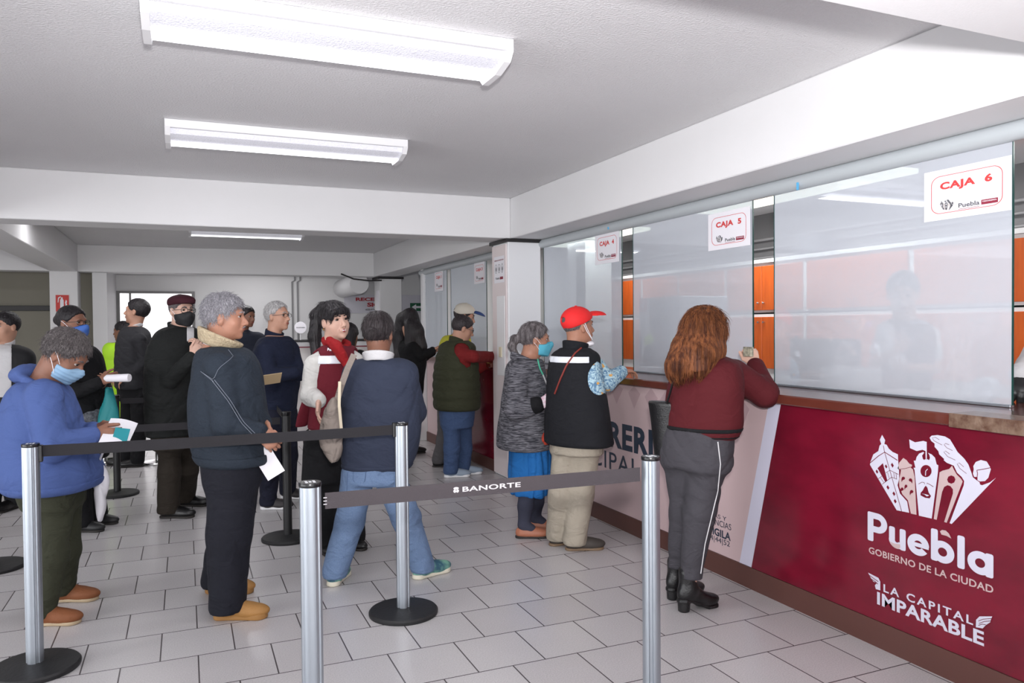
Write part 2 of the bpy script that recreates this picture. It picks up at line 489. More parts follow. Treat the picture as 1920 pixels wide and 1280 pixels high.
def floor_material():
    M = bpy.data.materials.new('floor_tiles'); M.use_nodes = True; nt = M.node_tree; b = nt.nodes['Principled BSDF']
    g = nt.nodes.new('ShaderNodeNewGeometry')
    mp = nt.nodes.new('ShaderNodeVectorMath'); mp.operation = 'ADD'; mp.inputs[1].default_value = (.3155*40-.033, .342*40-3.745, 0)
    nt.links.new(g.outputs['Position'], mp.inputs[0])
    br = nt.nodes.new('ShaderNodeTexBrick'); br.offset = .5; br.offset_frequency = 2; br.squash = 1
    br.inputs['Scale'].default_value = 1; br.inputs['Brick Width'].default_value = .3155; br.inputs['Row Height'].default_value = .342
    br.inputs['Mortar Size'].default_value = .0032; br.inputs['Mortar Smooth'].default_value = .1; br.inputs['Bias'].default_value = 0
    br.inputs['Color1'].default_value = lin((200, 197, 198)); br.inputs['Color2'].default_value = lin((191, 187, 188)); br.inputs['Mortar'].default_value = lin((84, 78, 80))
    nt.links.new(mp.outputs[0], br.inputs['Vector'])
    n = nt.nodes.new('ShaderNodeTexNoise'); n.inputs['Scale'].default_value = 170; n.inputs['Detail'].default_value = 2
    nt.links.new(g.outputs['Position'], n.inputs['Vector'])
    n2 = nt.nodes.new('ShaderNodeTexNoise'); n2.inputs['Scale'].default_value = 1.1; n2.inputs['Detail'].default_value = 4
    nt.links.new(g.outputs['Position'], n2.inputs['Vector'])
    mr = nt.nodes.new('ShaderNodeMapRange'); mr.inputs['From Min'].default_value = .3; mr.inputs['From Max'].default_value = .7; mr.inputs['To Min'].default_value = .84; mr.inputs['To Max'].default_value = 1.05
    nt.links.new(n.outputs[0], mr.inputs[0])
    mr2 = nt.nodes.new('ShaderNodeMapRange'); mr2.inputs['From Min'].default_value = .3; mr2.inputs['From Max'].default_value = .7; mr2.inputs['To Min'].default_value = .93; mr2.inputs['To Max'].default_value = 1.03
    nt.links.new(n2.outputs[0], mr2.inputs[0])
    ml = nt.nodes.new('ShaderNodeMath'); ml.operation = 'MULTIPLY'; nt.links.new(mr.outputs[0], ml.inputs[0]); nt.links.new(mr2.outputs[0], ml.inputs[1])
    vm = nt.nodes.new('ShaderNodeVectorMath'); vm.operation = 'SCALE'; nt.links.new(br.outputs['Color'], vm.inputs[0]); nt.links.new(ml.outputs[0], vm.inputs['Scale'])
    nt.links.new(vm.outputs[0], b.inputs['Base Color'])
    b.inputs['Roughness'].default_value = .27; b.inputs['Specular IOR Level'].default_value = .5
    bp = nt.nodes.new('ShaderNodeBump'); bp.inputs['Strength'].default_value = .35; bp.inputs['Distance'].default_value = .003; bp.invert = True
    nt.links.new(br.outputs['Fac'], bp.inputs['Height'])
    bp2 = nt.nodes.new('ShaderNodeBump'); bp2.inputs['Strength'].default_value = .08; bp2.inputs['Distance'].default_value = .002
    nt.links.new(n.outputs[0], bp2.inputs['Height']); nt.links.new(bp.outputs[0], bp2.inputs['Normal']); nt.links.new(bp2.outputs[0], b.inputs['Normal'])
    return M
struct('floor', MB().box((-6.2, -3.2, -.1), (7.4, 20.2, 0)), floor_material())
struct('ceiling', MB().box((-6.2, -3.2, ZC), (7.4, 20.2, ZC+.1)), M_CEIL)
struct('wall_left', MB().box((-6.3, -3.2, 0), (-6.2, 20.2, ZC)), M_WALL)
struct('wall_rear', MB().box((-6.2, -3.3, 0), (7.4, -3.2, ZC)), M_WALL)
# back wall with the lit doorway
YB = 14.5
bw = MB(); bw.box((-1.05, YB, 2.14), (.17, YB+.15, ZC)); bw.box((.17, YB, 0), (7.4, YB+.15, ZC)); bw.box((-1.2, YB, 0), (-1.05, YB+.15, ZC))
struct('wall_back', bw, M_WALL)
struct('wall_back_left', MB().box((-6.2, YB-.6, 0), (-1.2, YB-.45, ZC)), M_OLIVE)
struct('trim_1', MB().bbox((-6.1, YB-.65, 1.79), (-1.75, YB-.602, 1.87)), M_DARK)
struct('wall_stub', MB().box((-1.24, 12.8, 0), (-1.05, YB, ZC)), M_BEAM)
# corridor seen through the door
co = MB(); co.box((-2.4, 19.9, 0), (1.9, 20.0, ZC)); co.box((-2.5, YB+.15, 0), (-2.4, 20, ZC)); co.box((1.9, YB+.15, 0), (2.0, 20, ZC))
struct('wall_corridor', co, M_WALL)
dr = MB(); dr.box((-1.05, YB-.03, 0), (-1.0, YB+.03, 2.14)); dr.box((.12, YB-.03, 0), (.17, YB+.03, 2.14)); dr.box((-1.0, YB-.03, 2.1), (.12, YB+.03, 2.14)); dr.box((-.86, YB+.02, 0), (-.83, YB+.06, 2.1))
struct('door_1', dr, mat('grey_frame', (120, 118, 118), rough=.4))
for (lx, ly) in ((-.25, 17.2), (-.05, 16.2)):
    t = empty('corridor_lamp', (lx, ly, ZC), 'round white lamp on the ceiling beyond the doorway, %s' % ('farther of the two' if ly > 17 else 'nearer of the two'), 'ceiling light', 'round lamps beyond the doorway')
    MB().lathe((lx, ly, ZC-.05), [(.09, 0), (.12, .02), (.12, .049)], 24).build('housing', M_WHITEP, t, smooth=30)
    MB().lathe((lx, ly, ZC-.06), [(.05, 0), (.085, .004), (.085, .012)], 24).build('diffuser', mat('lamp_glow', (255, 255, 255), emit=6), t)

# beams
def beam(name, lo, hi): return struct(name, MB().bbox(lo, hi, .006), M_BEAM)
beam('beam', (2.9, -3.2, ZB), (3.25, YB, ZC))
for y0 in (1.19, 6.817, 12.6): beam('beam', (-6.2, y0, ZB), (2.9, y0+.36, ZC))
for (y0, y1) in ((-3.2, 1.19), (1.55, 6.817), (7.177, 12.6)): beam('beam', (-1.75, y0, ZB), (-1.4, y1, ZC))
# columns and their dark cap strips
M_VINYL = mat('white_vinyl', (228, 229, 232), rough=.3)
M_PINKISH = mat('pale_pink_board', (222, 210, 210), rough=.45)
def column(x0, x1, y0, y1, mt=M_BEAM):
    c = struct('column', MB().bbox((x0, y0, 0), (x1, y1, ZB), .006), mt); return c
c1 = column(2.87, 3.215, 6.81, 7.2, M_VINYL)
MB().box((2.855, 6.84, .02), (2.869, 7.19, ZB-.05)).build('side_board', M_PINKISH, c1)
MB().bbox((2.847, 6.86, 1.0), (2.855, 7.06, 1.78), .003).build('switch_panel', M_WHITEP, c1)
MB().bbox((2.835, 6.93, 1.18), (2.848, 6.99, 1.28), .003).build('wall_plate', mat('ivory_plate', (205, 196, 170), rough=.5), c1)
MB().box((2.84, 6.79, ZB-.035), (3.24, 7.23, ZB-.002)).build('cap_strip', M_DARK, c1)
c2 = column(2.98, 3.35, 12.55, 12.95)
MB().box((2.95, 12.52, ZB-.04), (3.38, 12.98, ZB-.002)).build('cap_strip', M_DARK, c2)
MB().box((2.972, 12.6, 1.62), (2.98, 12.82, 2.1)).build('notice', M_PAPER, c2)
column(-1.75, -1.4, 12.55, 12.9)
# header tube that carries the glass
M_RAIL = mat('rail_grey', (176, 182, 186), rough=.35)
struct('trim_2', MB().tube([(3.235, 7.2, 2.285), (3.235, 11.0, 2.285)], .042, 20), M_RAIL, smooth=40)
struct('trim_3', MB().tube([(3.235, .2, 2.285), (3.235, 6.81, 2.285)], .042, 20), M_RAIL, smooth=40)
for (px, py, lab) in ((1495, 346, 'small blue tape on the white rail above the nearest glass pane'), (1140, 428, 'small blue tape on the white rail above the window 4 sign')):
    p = onp(px, py, 0, 3.19)
    o = MB().box((3.188, p[1]-.006, p[2]-.03 if px > 1300 else p[2]-.008), (3.196, p[1]+.006, p[2]+.012)).build('tape', mat('blue_tape', (90, 170, 215)), None)
    tag(o, lab, 'tape')
# ceiling fittings -----------------------------------------------------------
def lens_material():
    M = bpy.data.materials.new('prismatic_lens'); M.use_nodes = True; nt = M.node_tree; b = nt.nodes['Principled BSDF']
    b.inputs['Base Color'].default_value = lin((205, 205, 215)); b.inputs['Roughness'].default_value = .25
    tc = nt.nodes.new('ShaderNodeTexCoord'); sx = nt.nodes.new('ShaderNodeSeparateXYZ'); nt.links.new(tc.outputs['Object'], sx.inputs[0])
    cr = nt.nodes.new('ShaderNodeMapRange'); cr.interpolation_type = 'SMOOTHERSTEP'; cr.inputs['From Min'].default_value = -.07; cr.inputs['From Max'].default_value = .05
    cr.inputs['To Min'].default_value = .30; cr.inputs['To Max'].default_value = 4.2
    nt.links.new(sx.outputs[1], cr.inputs[0])
    v = nt.nodes.new('ShaderNodeTexVoronoi'); v.inputs['Scale'].default_value = 130; nt.links.new(tc.outputs['Object'], v.inputs['Vector'])
    bp = nt.nodes.new('ShaderNodeBump'); bp.inputs['Strength'].default_value = .6; bp.inputs['Distance'].default_value = .003; nt.links.new(v.outputs['Distance'], bp.inputs['Height']); nt.links.new(bp.outputs[0], b.inputs['Normal'])
    m2 = nt.nodes.new('ShaderNodeMath'); m2.operation = 'MULTIPLY_ADD'; m2.inputs[1].default_value = -.5; m2.inputs[2].default_value = 1.12; nt.links.new(v.outputs['Distance'], m2.inputs[0])
    m3 = nt.nodes.new('ShaderNodeMath'); m3.operation = 'MULTIPLY'; nt.links.new(cr.outputs[0], m3.inputs[0]); nt.links.new(m2.outputs[0], m3.inputs[1])
    b.inputs['Emission Color'].default_value = (.93, .93, 1, 1); nt.links.new(m3.outputs[0], b.inputs['Emission Strength'])
    return M
M_LENS = lens_material()
def fixture(x0, x1, y0, y1, label):
    cx, cy = (x0+x1)/2, (y0+y1)/2; L = (x1-x0)/2; w_ = (y1-y0)/2
    t = empty('ceiling_lamp', (cx, cy, ZC), label, 'ceiling light', 'fluorescent lamps on the ceiling of the hall')
    MB().bbox((x0, y0, ZC-.028), (x1, y1, ZC-.001), .004).build('housing', M_WHITEP, t)
    # lens: trapezoid section along x
    sec = [(-w_+.02, -.028), (-w_+.05, -.075), (-.03, -.098), (w_-.06, -.098), (w_-.02, -.06), (w_-.02, -.028)]
    V = []; n = len(sec)
    for xx in (-L+.028, L-.028):
        V += [(cx+xx, cy+a, ZC+b) for a, b in sec]
    Fs = [(i, (i+1) % n, n+(i+1) % n, n+i) for i in range(n)]+[tuple(range(n))[::-1], tuple(range(n, 2*n))]
    le = MB().add(V, Fs).build('lens', M_LENS, t, smooth=35)
    le.location = (0, 0, 0)
    for sx in (-1, 1):
        sec2 = [(-w_, 0), (-w_, -.05), (-w_+.035, -.088), (-.03, -.112), (w_-.05, -.112), (w_, -.07), (w_, 0)]
        V = [(cx+sx*L, cy+a, ZC+b-.001) for a, b in sec2]+[(cx+sx*(L-.03), cy+a, ZC+b-.001) for a, b in sec2]; n = len(sec2)
        Fs = [(i, (i+1) % n, n+(i+1) % n, n+i) for i in range(n)]+[tuple(range(n))[::-1], tuple(range(n, 2*n))]
        MB().add(V, Fs).build('end_cap', M_WHITEP, t)
    MB().bbox((x0, y0-.004, ZC-.05), (x1, y0+.02, ZC-.001), .003).build('side_rail', M_WHITEP, t)
    lamp('ceiling_area_light', (cx, cy+.04, ZC-.125), (x1-x0)*.9, .16, 7 if y0 < 8 else 26)
    return t
fixture(-.13, 1.32, 3.05, 3.40, 'largest and nearest fluorescent lamp at the top edge of the photo')
fixture(-.09, 1.37, 4.93, 5.28, 'middle fluorescent lamp on the ceiling, before the near beam')
fixture(.06, 1.40, 9.85, 10.2, 'farthest and smallest fluorescent lamp, beyond the near beam')

# ------------------------------------------------------------------ counter
M_MAROON = mat('maroon_poster', (112, 20, 40), rough=.16, noise=.9, nscale=3.0, rgb2=(94, 15, 33), stretch=(1, 1, 2.2))
M_PINK = mat('pink_poster', (196, 172, 174), rough=.28)
M_STRIPE = mat('white_stripe', (206, 204, 222), rough=.3)
M_PLINTH = mat('brown_plinth', (84, 52, 46), rough=.4)
M_TOP = mat('brown_laminate', (96, 48, 38), rough=.16, noise=.5, nscale=6, rgb2=(84, 40, 32), stretch=(6, 1, 6), coat=.3)
M_DIAM = mat('pink_diamond', (180, 154, 158), rough=.28)
M_NAVYT = mat('navy_lettering', (38, 50, 68), rough=.4)
M_LOGOW = mat('logo_white', (200, 198, 213), rough=.3)
M_LOGOB = mat('logo_beige', (186, 164, 164), rough=.3)
XP = 2.9
def px_yz(x, y, X=XP): p = onp(x, y, 0, X); return p[1], p[2]
cnt = empty('service_counter', (3.2, 3.4, 0), 'long service counter with maroon and pale pink printed front, before the column', 'counter')
MB().box((XP, .2, .12), (3.55, 6.8, 1.062)).build('counter_body', M_PINK, cnt)
MB().box((XP-.012, .2, 0), (3.5, 6.8, .12)).build('plinth', M_PLINTH, cnt)
f_m = MB().poly([(XP, .2, .121), (XP, 3.405, .121), (XP, 3.17, 1.061), (XP, .2, 1.061)], n=(-1, 0, 0), thick=.006).build('maroon_poster', M_MAROON, cnt)
MB().poly([(XP, 3.405, .121), (XP, 3.506, .121), (XP, 3.262, 1.061), (XP, 3.17, 1.061)], n=(-1, 0, 0), thick=.005).build('white_stripe', M_STRIPE, cnt)
pk = MB().poly([(XP, 3.506, .121), (XP, 6.8, .121), (XP, 6.8, 1.061), (XP, 3.262, 1.061)], n=(-1, 0, 0), thick=.004).build('pink_poster', M_PINK, cnt)
for (px, py, hw, hh) in ((1392, 765, 14, 38), (1157, 727, 12, 30), (1190, 737, 11, 29), (1222, 745, 12, 30), (1250, 752, 12, 30)):
    y_, z_ = px_yz(px, py); a = abs(px_yz(px-hw, py)[0]-y_); b = abs(px_yz(px, py-hh)[1]-z_)
    MB().poly([(XP-.004, y_-a, z_), (XP-.004, y_, min(z_+b, 1.055)), (XP-.004, y_+a, z_), (XP-.004, y_, z_-b)], n=(-1, 0, 0), thick=.001).build('diamond', M_DIAM, pk)
def y_at(px, z, X):
    """y on the plane x=X, height z, that shows at pixel column px"""
    lo, hi = 1.0, 12.0
    for _ in range(50):
        m_ = (lo+hi)/2; v = np.array([X, m_, z])-CC; x = 960+F_PX*(v@CR)/(v@CF)
        if x > px: lo = m_
        else: hi = m_
    return (lo+hi)/2
def panel_text(body, x0, x1, xr, yb, yt, mt, parent, X=XP-.0075, bold=.03, spacing=1.0):
    """x0, x1 = pixel columns of the ends; baseline and cap height read at pixel column xr"""
    zb_ = onp(xr, yb, 0, X)[2]; zt_ = onp(xr, yt, 0, X)[2]; y0 = y_at(x0, zb_, X); y1 = y_at(x1, zb_, X)
    return write('lettering', body, (X, y0, zb_), (0, -1, 0), (0, 0, 1), y0-y1, zt_-zb_, mt, parent, bold, spacing)
XT = XP-.0055
panel_text('TESORERIA', 1056, 1262, 1169, 844, 794, M_NAVYT, pk, X=XT, bold=.04, spacing=1.08)
panel_text('MUNICIPAL', 1040, 1199, 1124, 873, 841, M_NAVYT, pk, X=XT, bold=.004, spacing=1.1)
panel_text('QUEJAS Y', 1312, 1362, 1350, 975.5, 965, M_NAVYT, pk, X=XT, bold=.0)
panel_text('DENUNCIAS', 1312, 1371, 1360, 990.5, 979, M_NAVYT, pk, X=XT, bold=.0)
panel_text('VIGILA', 1327, 1370, 1360, 1010.5, 996, M_NAVYT, pk, X=XT, bold=.03)
panel_text('134|44|52', 1322, 1368.5, 1360, 1025, 1012, M_NAVYT, pk, X=XT, bold=.0)
# emblem: outlines in the 6.4x crop whose corner is (1600, 800)
EMB_W1 = [(345, 95), (382, 160), (372, 205), (400, 215), (425, 260), (470, 300), (535, 330), (537, 400), (548, 520), (550, 620), (530, 700), (560, 800), (645, 895), (670, 1030), (520, 1000), (200, 455), (205, 420), (240, 330), (300, 290), (315, 225), (335, 205), (318, 155)]
EMB_B2 = [(600, 372), (640, 400), (670, 440), (705, 455), (700, 478), (690, 490), (715, 510), (735, 600), (745, 780), (758, 1055), (690, 1040), (655, 880), (590, 810), (552, 720), (548, 640), (565, 560), (572, 515), (530, 500), (540, 470), (550, 430), (580, 395)]
EMB_W3 = [(725, 405), (748, 405), (760, 360), (790, 320), (840, 300), (850, 310), (825, 345), (835, 385), (850, 397), (875, 380), (910, 400), (920, 370), (912, 335), (895, 310), (940, 330), (980, 370), (1000, 450), (1020, 460), (1015, 540), (1005, 620), (940, 1100), (787, 1065), (735, 520), (722, 490), (745, 490)]
EMB_FL = [(670, 150), (740, 185), (840, 168), (880, 180), (882, 388), (868, 388), (866, 290), (830, 275), (760, 290), (680, 255)]
EMB_B4 = [(1035, 545), (1070, 525), (1110, 515), (1150, 505), (1185, 465), (1205, 510), (1240, 570), (1290, 620), (1312, 655), (1120, 1150), (1090, 1140), (1195, 800), (1195, 750), (1165, 710), (1130, 700), (1090, 720), (1065, 780), (1000, 1115), (965, 1105)]
EMB_W5 = [(915, 130), (940, 105), (1010, 98), (1100, 115), (1160, 150), (1200, 215), (1250, 300), (1330, 380), (1380, 450), (1410, 530), (1435, 605), (1480, 640), (1515, 665), (1520, 690), (1545, 700), (1640, 665), (1712, 610), (1180, 1165), (1155, 1155), (1325, 700), (1330, 650), (1300, 600), (1245, 550), (1205, 465), (1120, 430), (1085, 400), (1090, 385), (1030, 330), (1020, 290), (975, 240), (975, 200), (935, 170)]
EMB_HD = [(1440, 470), (1470, 420), (1530, 397), (1600, 415), (1640, 480), (1650, 510), (1635, 560), (1620, 610), (1580, 650), (1520, 655), (1490, 640), (1490, 600), (1470, 600), (1450, 600), (1435, 560), (1445, 510)]
def dia(x, y, a=16, b=26): return [(x-a, y-b*.2), (x-2, y-b), (x+a, y+b*.2), (x+2, y+b)]
def strip(pts, w_):
    P = [np.array(p, float) for p in pts]; L = []; Rr = []
    for i, p in enumerate(P):
        d = P[min(i+1, len(P)-1)]-P[max(i-1, 0)]; d /= np.linalg.norm(d); n = np.array([-d[1], d[0]])*w_/2
        L.append(tuple(p+n)); Rr.append(tuple(p-n))
    return L+Rr[::-1]
def circ(x, y, a, b, n=20): return [(x+a*math.cos(2*math.pi*i/n), y+b*math.sin(2*math.pi*i/n)) for i in range(n)]
def drop(x, y, s=1): return [(x-22*s, y-8), (x-12*s, y-26), (x+8*s, y-28), (x+22*s, y-10), (x+14*s, y+6), (x-8*s, y+14), (x-20*s, y+38), (x-24*s, y+14)]
EMB_D = [strip([(202, 432), (300, 350), (375, 303), (450, 350), (530, 402)], 9), [(290, 495), (355, 435), (408, 645), (385, 665)],
         dia(283, 537), dia(393, 475), dia(468, 460, 18, 30), dia(415, 727, 18, 28), dia(487, 802, 18, 28), dia(502, 892, 18, 28),
         strip([(360, 225), (375, 303), (460, 600), (580, 1012)], 6), strip([(345, 690), (460, 603), (522, 628)], 6), strip([(300, 622), (340, 592)], 6), strip([(390, 552), (438, 520), (540, 570)], 6),
         strip([(485, 550), (492, 612)], 5), strip([(512, 560), (518, 622)], 5), strip([(325, 610), (370, 672)], 5), strip([(412, 548), (430, 618)], 5),
         strip([(540, 510), (620, 500), (705, 478)], 6), drop(600, 625), drop(685, 645, -1), drop(632, 720, .8), drop(585, 755, .9), drop(700, 785),
         circ(872, 530, 67, 73), [(870, 705), (888, 730), (905, 790), (932, 830), (915, 858), (860, 850), (805, 820), (808, 790), (835, 760), (852, 725)],
         strip([(782, 686), (820, 664), (850, 668), (855, 688)], 6), strip([(882, 688), (885, 674), (915, 690), (960, 718)], 6),
         circ(1175, 632, 50, 50, 8), strip([(1482, 520), (1560, 508), (1645, 490)], 8), strip([(1482, 520), (1490, 560), (1480, 640)], 8),
         strip([(1032, 155), (985, 125), (948, 130), (965, 165), (1065, 218)], 5), strip([(1150, 215), (1105, 198), (1090, 215), (1120, 250), (1190, 285)], 5),
         strip([(1155, 325), (1105, 288), (1085, 300), (1130, 355), (1225, 400)], 5), strip([(1325, 480), (1270, 432), (1245, 445), (1280, 500), (1358, 560)], 5)]
EMB_I = [strip([(892, 505), (868, 530), (866, 585)], 9), [(818, 800), (868, 808), (912, 822), (890, 832), (874, 832), (872, 822), (862, 822), (858, 812)]]
def emblem(name, conv, mats, parent, n=(-1, 0, 0)):
    """conv maps emblem coordinates and a layer number to a 3D point"""
    w_ = MB(); b_ = MB(); d_ = MB(); i_ = MB()
    for q in (EMB_W1, EMB_W3, EMB_FL, EMB_W5, EMB_HD): w_.poly([conv(x, y, 0) for x, y in q], n=n)
    for q in (EMB_B2, EMB_B4): b_.poly([conv(x, y, 0) for x, y in q], n=n)
    for q in EMB_D: d_.poly([conv(x, y, 1) for x, y in q], n=n)
    for q in EMB_I: i_.poly([conv(x, y, 2) for x, y in q], n=n)
    if parent is None: return
    w_.v += []; w_.build(name, mats[0], parent); b_.build(name+'_tint', mats[1], parent)
    if mats[2]: d_.build(name+'_lines', mats[2], parent); i_.build(name+'_fine_lines', mats[0], parent)
def conv_big(x, y, layer): return onp(1600+x/6.4, 800+y/6.4, 0, XP-.0065-.0006*layer)
emblem('city_emblem', conv_big, (M_LOGOW, M_LOGOB, M_MAROON), f_m)
def word_mark(conv, parent, mt, n=(-1, 0, 0)):
    """the rounded word mark drawn from rings and bars; cap height 1, width 3.9"""
    g = MB(); cnt_ = [0]
    def put(q, holes=()):
        cnt_[0] += 1; l = cnt_[0]*.00012
        g.poly([conv(x, y, l) for x, y in q], [[conv(x, y, l) for x, y in h] for h in holes], n=n)
    C_ = lambda cx, cy, r, k=36: [(cx+r*math.cos(2*math.pi*i/k), cy+r*math.sin(2*math.pi*i/k)) for i in range(k)]
    R_ = lambda x0, y0, x1, y1, r=.05: [(x0+r, y0), (x1-r, y0), (x1-.3*r, y0+.3*r), (x1, y0+r), (x1, y1-r), (x1-.3*r, y1-.3*r), (x1-r, y1), (x0+r, y1), (x0+.3*r, y1-.3*r), (x0, y1-r), (x0, y0+r), (x0+.3*r, y0+.3*r)]
    def arc(cx, cy, R0, r0, a0, a1, k=30):
        A = [math.radians(a0+(a1-a0)*i/k) for i in range(k+1)]
        return [(cx+R0*math.cos(a), cy+R0*math.sin(a)) for a in A]+[(cx+r0*math.cos(a), cy+r0*math.sin(a)) for a in A[::-1]]
    put(R_(0, 0, .21, 1.0)); put(arc(.36, .665, .335, .125, -92, 92)); put([(.1, .33), (.37, .33), (.37, .54), (.1, .54)]); put([(.1, .79), (.37, .79), (.37, 1.0), (.1, 1.0)])
    put(R_(.76, .24, .96, .70)); put(R_(1.12, .0, 1.32, .70)); put(arc(1.03, .28, .275, .07, 178, 332))
    put(arc(1.72, .34, .345, .135, 2, 325)); put([(1.55, .27), (2.05, .27), (2.06, .40), (1.55, .40)])
    put(R_(2.12, 0, 2.33, 1.0)); put(C_(2.47, .34, .345), [C_(2.47, .34, .135)])
    put(R_(2.90, 0, 3.11, 1.0)); put(C_(3.53, .34, .345), [C_(3.53, .34, .135)]); put(R_(3.67, -.01, 3.885, .69))
    return g.build('word_mark', mt, parent)
_zb = onp(1629, 1012.3, 0, XP-.0075)[2]; _zt = onp(1630.5, 958.5, 0, XP-.0075)[2]; _ya = y_at(1629, _zb, XP); _yb = y_at(1865.5, _zb, XP)
word_mark(lambda x, y, l: (XP-.0072-l, _ya-(x/3.885)*(_ya-_yb), _zb+y*(_zt-_zb)), f_m, M_LOGOW)
panel_text('GOBIERNO DE LA CIUDAD', 1629, 1862.5, 1632, 1037.5, 1025, M_LOGOB, f_m, bold=.02, spacing=1.05)
panel_text('LA CAPITAL', 1656.5, 1824.5, 1659, 1110, 1095, M_LOGOW, f_m, bold=.02, spacing=1.3)
panel_text('IMPARABLE', 1644.5, 1845, 1647, 1133, 1109.5, M_LOGOW, f_m, bold=.03, spacing=1.03)
sm = MB()
for q in ([(694, 1017+.0), ], ): pass
def tear(px, py, sx, sy): return [onp(px+a*sx, py+b*sy, 0, XP-.0075) for a, b in ((-10, -5), (-5, -3), (0, 1), (6, 1), (10, 5), (8, 11), (2, 12), (-4, 8))]
b3 = MB(); b3.poly([onp(1600+x/4.267, 940+y/4.267, 0, XP-.0098) for x, y in ((290, 318), (330, 336), (374, 342), (376, 365), (362, 380), (335, 372), (308, 350))], n=(-1, 0, 0))
b3.poly([onp(1600+x/4.267, 940+y/4.267, 0, XP-.0098) for x, y in ((693, 238), (710, 226), (740, 232), (765, 256), (784, 296), (745, 274), (705, 264))], n=(-1, 0, 0))
b3.build('lettering_accent', M_LOGOB, f_m)
wg = MB()
for q in ([(118, 568), (200, 610), (216, 640), (216, 710), (180, 700), (172, 670), (190, 650), (160, 640), (140, 610)], [(980, 1005), (982, 945), (1010, 918), (1112, 918), (1100, 945), (1096, 965), (1060, 988), (1035, 1015), (1010, 1010)]):
    MB().poly([onp(1600+x/4.267, 940+y/4.267, 0, XP-.0098) for x, y in q], n=(-1, 0, 0)).build('wing_mark', M_LOGOW, f_m)
wl = MB()
for q in (strip([(130, 590), (170, 620), (200, 640)], 5), strip([(145, 620), (175, 640), (196, 660)], 5), strip([(1000, 955), (1040, 940), (1108, 935)], 5), strip([(1005, 975), (1050, 958), (1098, 955)], 5), strip([(1000, 990), (1030, 980), (1060, 985)], 5)):
    wl.poly([onp(1600+x/4.267, 940+y/4.267, 0, XP-.0108) for x, y in q], n=(-1, 0, 0))
wl.build('wing_lines', M_MAROON, f_m)

top = tag(MB().bbox((2.83, .2, 1.064), (3.62, 6.79, 1.114), .006).build('countertop', M_TOP, None), 'glossy brown countertop of the near service counter', 'countertop')
p0 = onp(1777, 790, 0, 2.82); p1 = onp(1960, 805, 0, 2.82)
tag(MB().bbox((2.824, p1[1], 1.060), (2.98, p0[1], 1.1165), .002).build('clear_tape', mat('yellowed_tape', (118, 98, 84), rough=.22, noise=.9, nscale=22, rgb2=(84, 60, 48), bump=.5, bscale=30), None), 'crinkled clear tape patch wrapped over the near countertop edge', 'tape')
# far counter run
cf = empty('service_counter', (3.2, 8.4, 0), 'far service counter with maroon and pink front beyond the column', 'counter')
MB().box((XP, 7.205, .12), (3.55, 9.65, 1.062)).build('counter_body', M_PINK, cf)
MB().box((XP-.012, 7.205, 0), (3.5, 9.65, .12)).build('plinth', M_PLINTH, cf)
ya, yb = px_yz(893, 700)[0], px_yz(885, 840)[0]
MB().poly([(XP, 7.21, .121), (XP, 8.02, .121), (XP, 7.78, 1.061), (XP, 7.21, 1.061)], n=(-1, 0, 0), thick=.006).build('maroon_poster', M_MAROON, cf)
MB().poly([(XP, 8.02, .121), (XP, 8.12, .121), (XP, 7.88, 1.061), (XP, 7.78, 1.061)], n=(-1, 0, 0), thick=.005).build('white_stripe', M_STRIPE, cf)
tag(MB().bbox((2.83, 7.21, 1.064), (3.62, 9.7, 1.114), .006).build('countertop', M_TOP, None), 'brown countertop of the far counter beyond the column', 'countertop')
struct('wall_end_pier', MB().bbox((2.76, 9.66, 0), (3.2, 9.86, 1.062), .005), M_BEAM)

# ------------------------------------------------------------------ glass screens
def glass_material():
    M = bpy.data.materials.new('reflection_veil_glass'); M.use_nodes = True; nt = M.node_tree; nt.nodes.clear()
    out = nt.nodes.new('ShaderNodeOutputMaterial')
    tr = nt.nodes.new('ShaderNodeBsdfTransparent'); tr.inputs[0].default_value = (.9, .95, .95, 1)
    df = nt.nodes.new('ShaderNodeBsdfDiffuse'); df.inputs[0].default_value = lin((214, 217, 226))  # pale veil: dust film plus the hall's reflection put into the colour
    gl = nt.nodes.new('ShaderNodeBsdfGlossy'); gl.inputs[0].default_value = (.95, .97, 1, 1); gl.inputs['Roughness'].default_value = .02
    m1 = nt.nodes.new('ShaderNodeMixShader'); m1.inputs[0].default_value = .54
    m2 = nt.nodes.new('ShaderNodeMixShader'); m2.inputs[0].default_value = .09
    nt.links.new(tr.outputs[0], m1.inputs[1]); nt.links.new(df.outputs[0], m1.inputs[2])
    nt.links.new(m1.outputs[0], m2.inputs[1]); nt.links.new(gl.outputs[0], m2.inputs[2]); nt.links.new(m2.outputs[0], out.inputs[0])
    return M
M_GLASS = glass_material()
M_GEDGE = mat('glass_edge', (20, 62, 58), rough=.2)
XG = 3.24
def pane(i, y0, y1, z0=1.125, z1=2.25):
    g = MB().box((XG, y0, z0), (XG+.001, y1, z1)).build('window_%d' % i, M_GLASS, None); g['kind'] = 'structure'
    e = MB(); e.box((XG-.004, y0-.004, z0), (XG+.005, y0, z1)); e.box((XG-.004, y1, z0), (XG+.005, y1+.003, z1))
    e.build('glass_edge', M_GEDGE, g)
    MB().bbox((XG-.012, y0, 1.1145), (XG+.014, y1, 1.1265), .002).build('foot_channel', M_ALU, g)
    return g
PANES = [(2.17, 3.60), (3.79, 5.165), (5.335, 6.79), (8.34, 9.64), (9.8, 10.8), (.3, 1.45)]
for i, (a, b) in enumerate(PANES): pane(i+1, a, b)
struct('wall_far_screen_post', MB().bbox((3.2, 10.8, 0), (3.32, 10.92, ZB), .004), M_WHITEP)

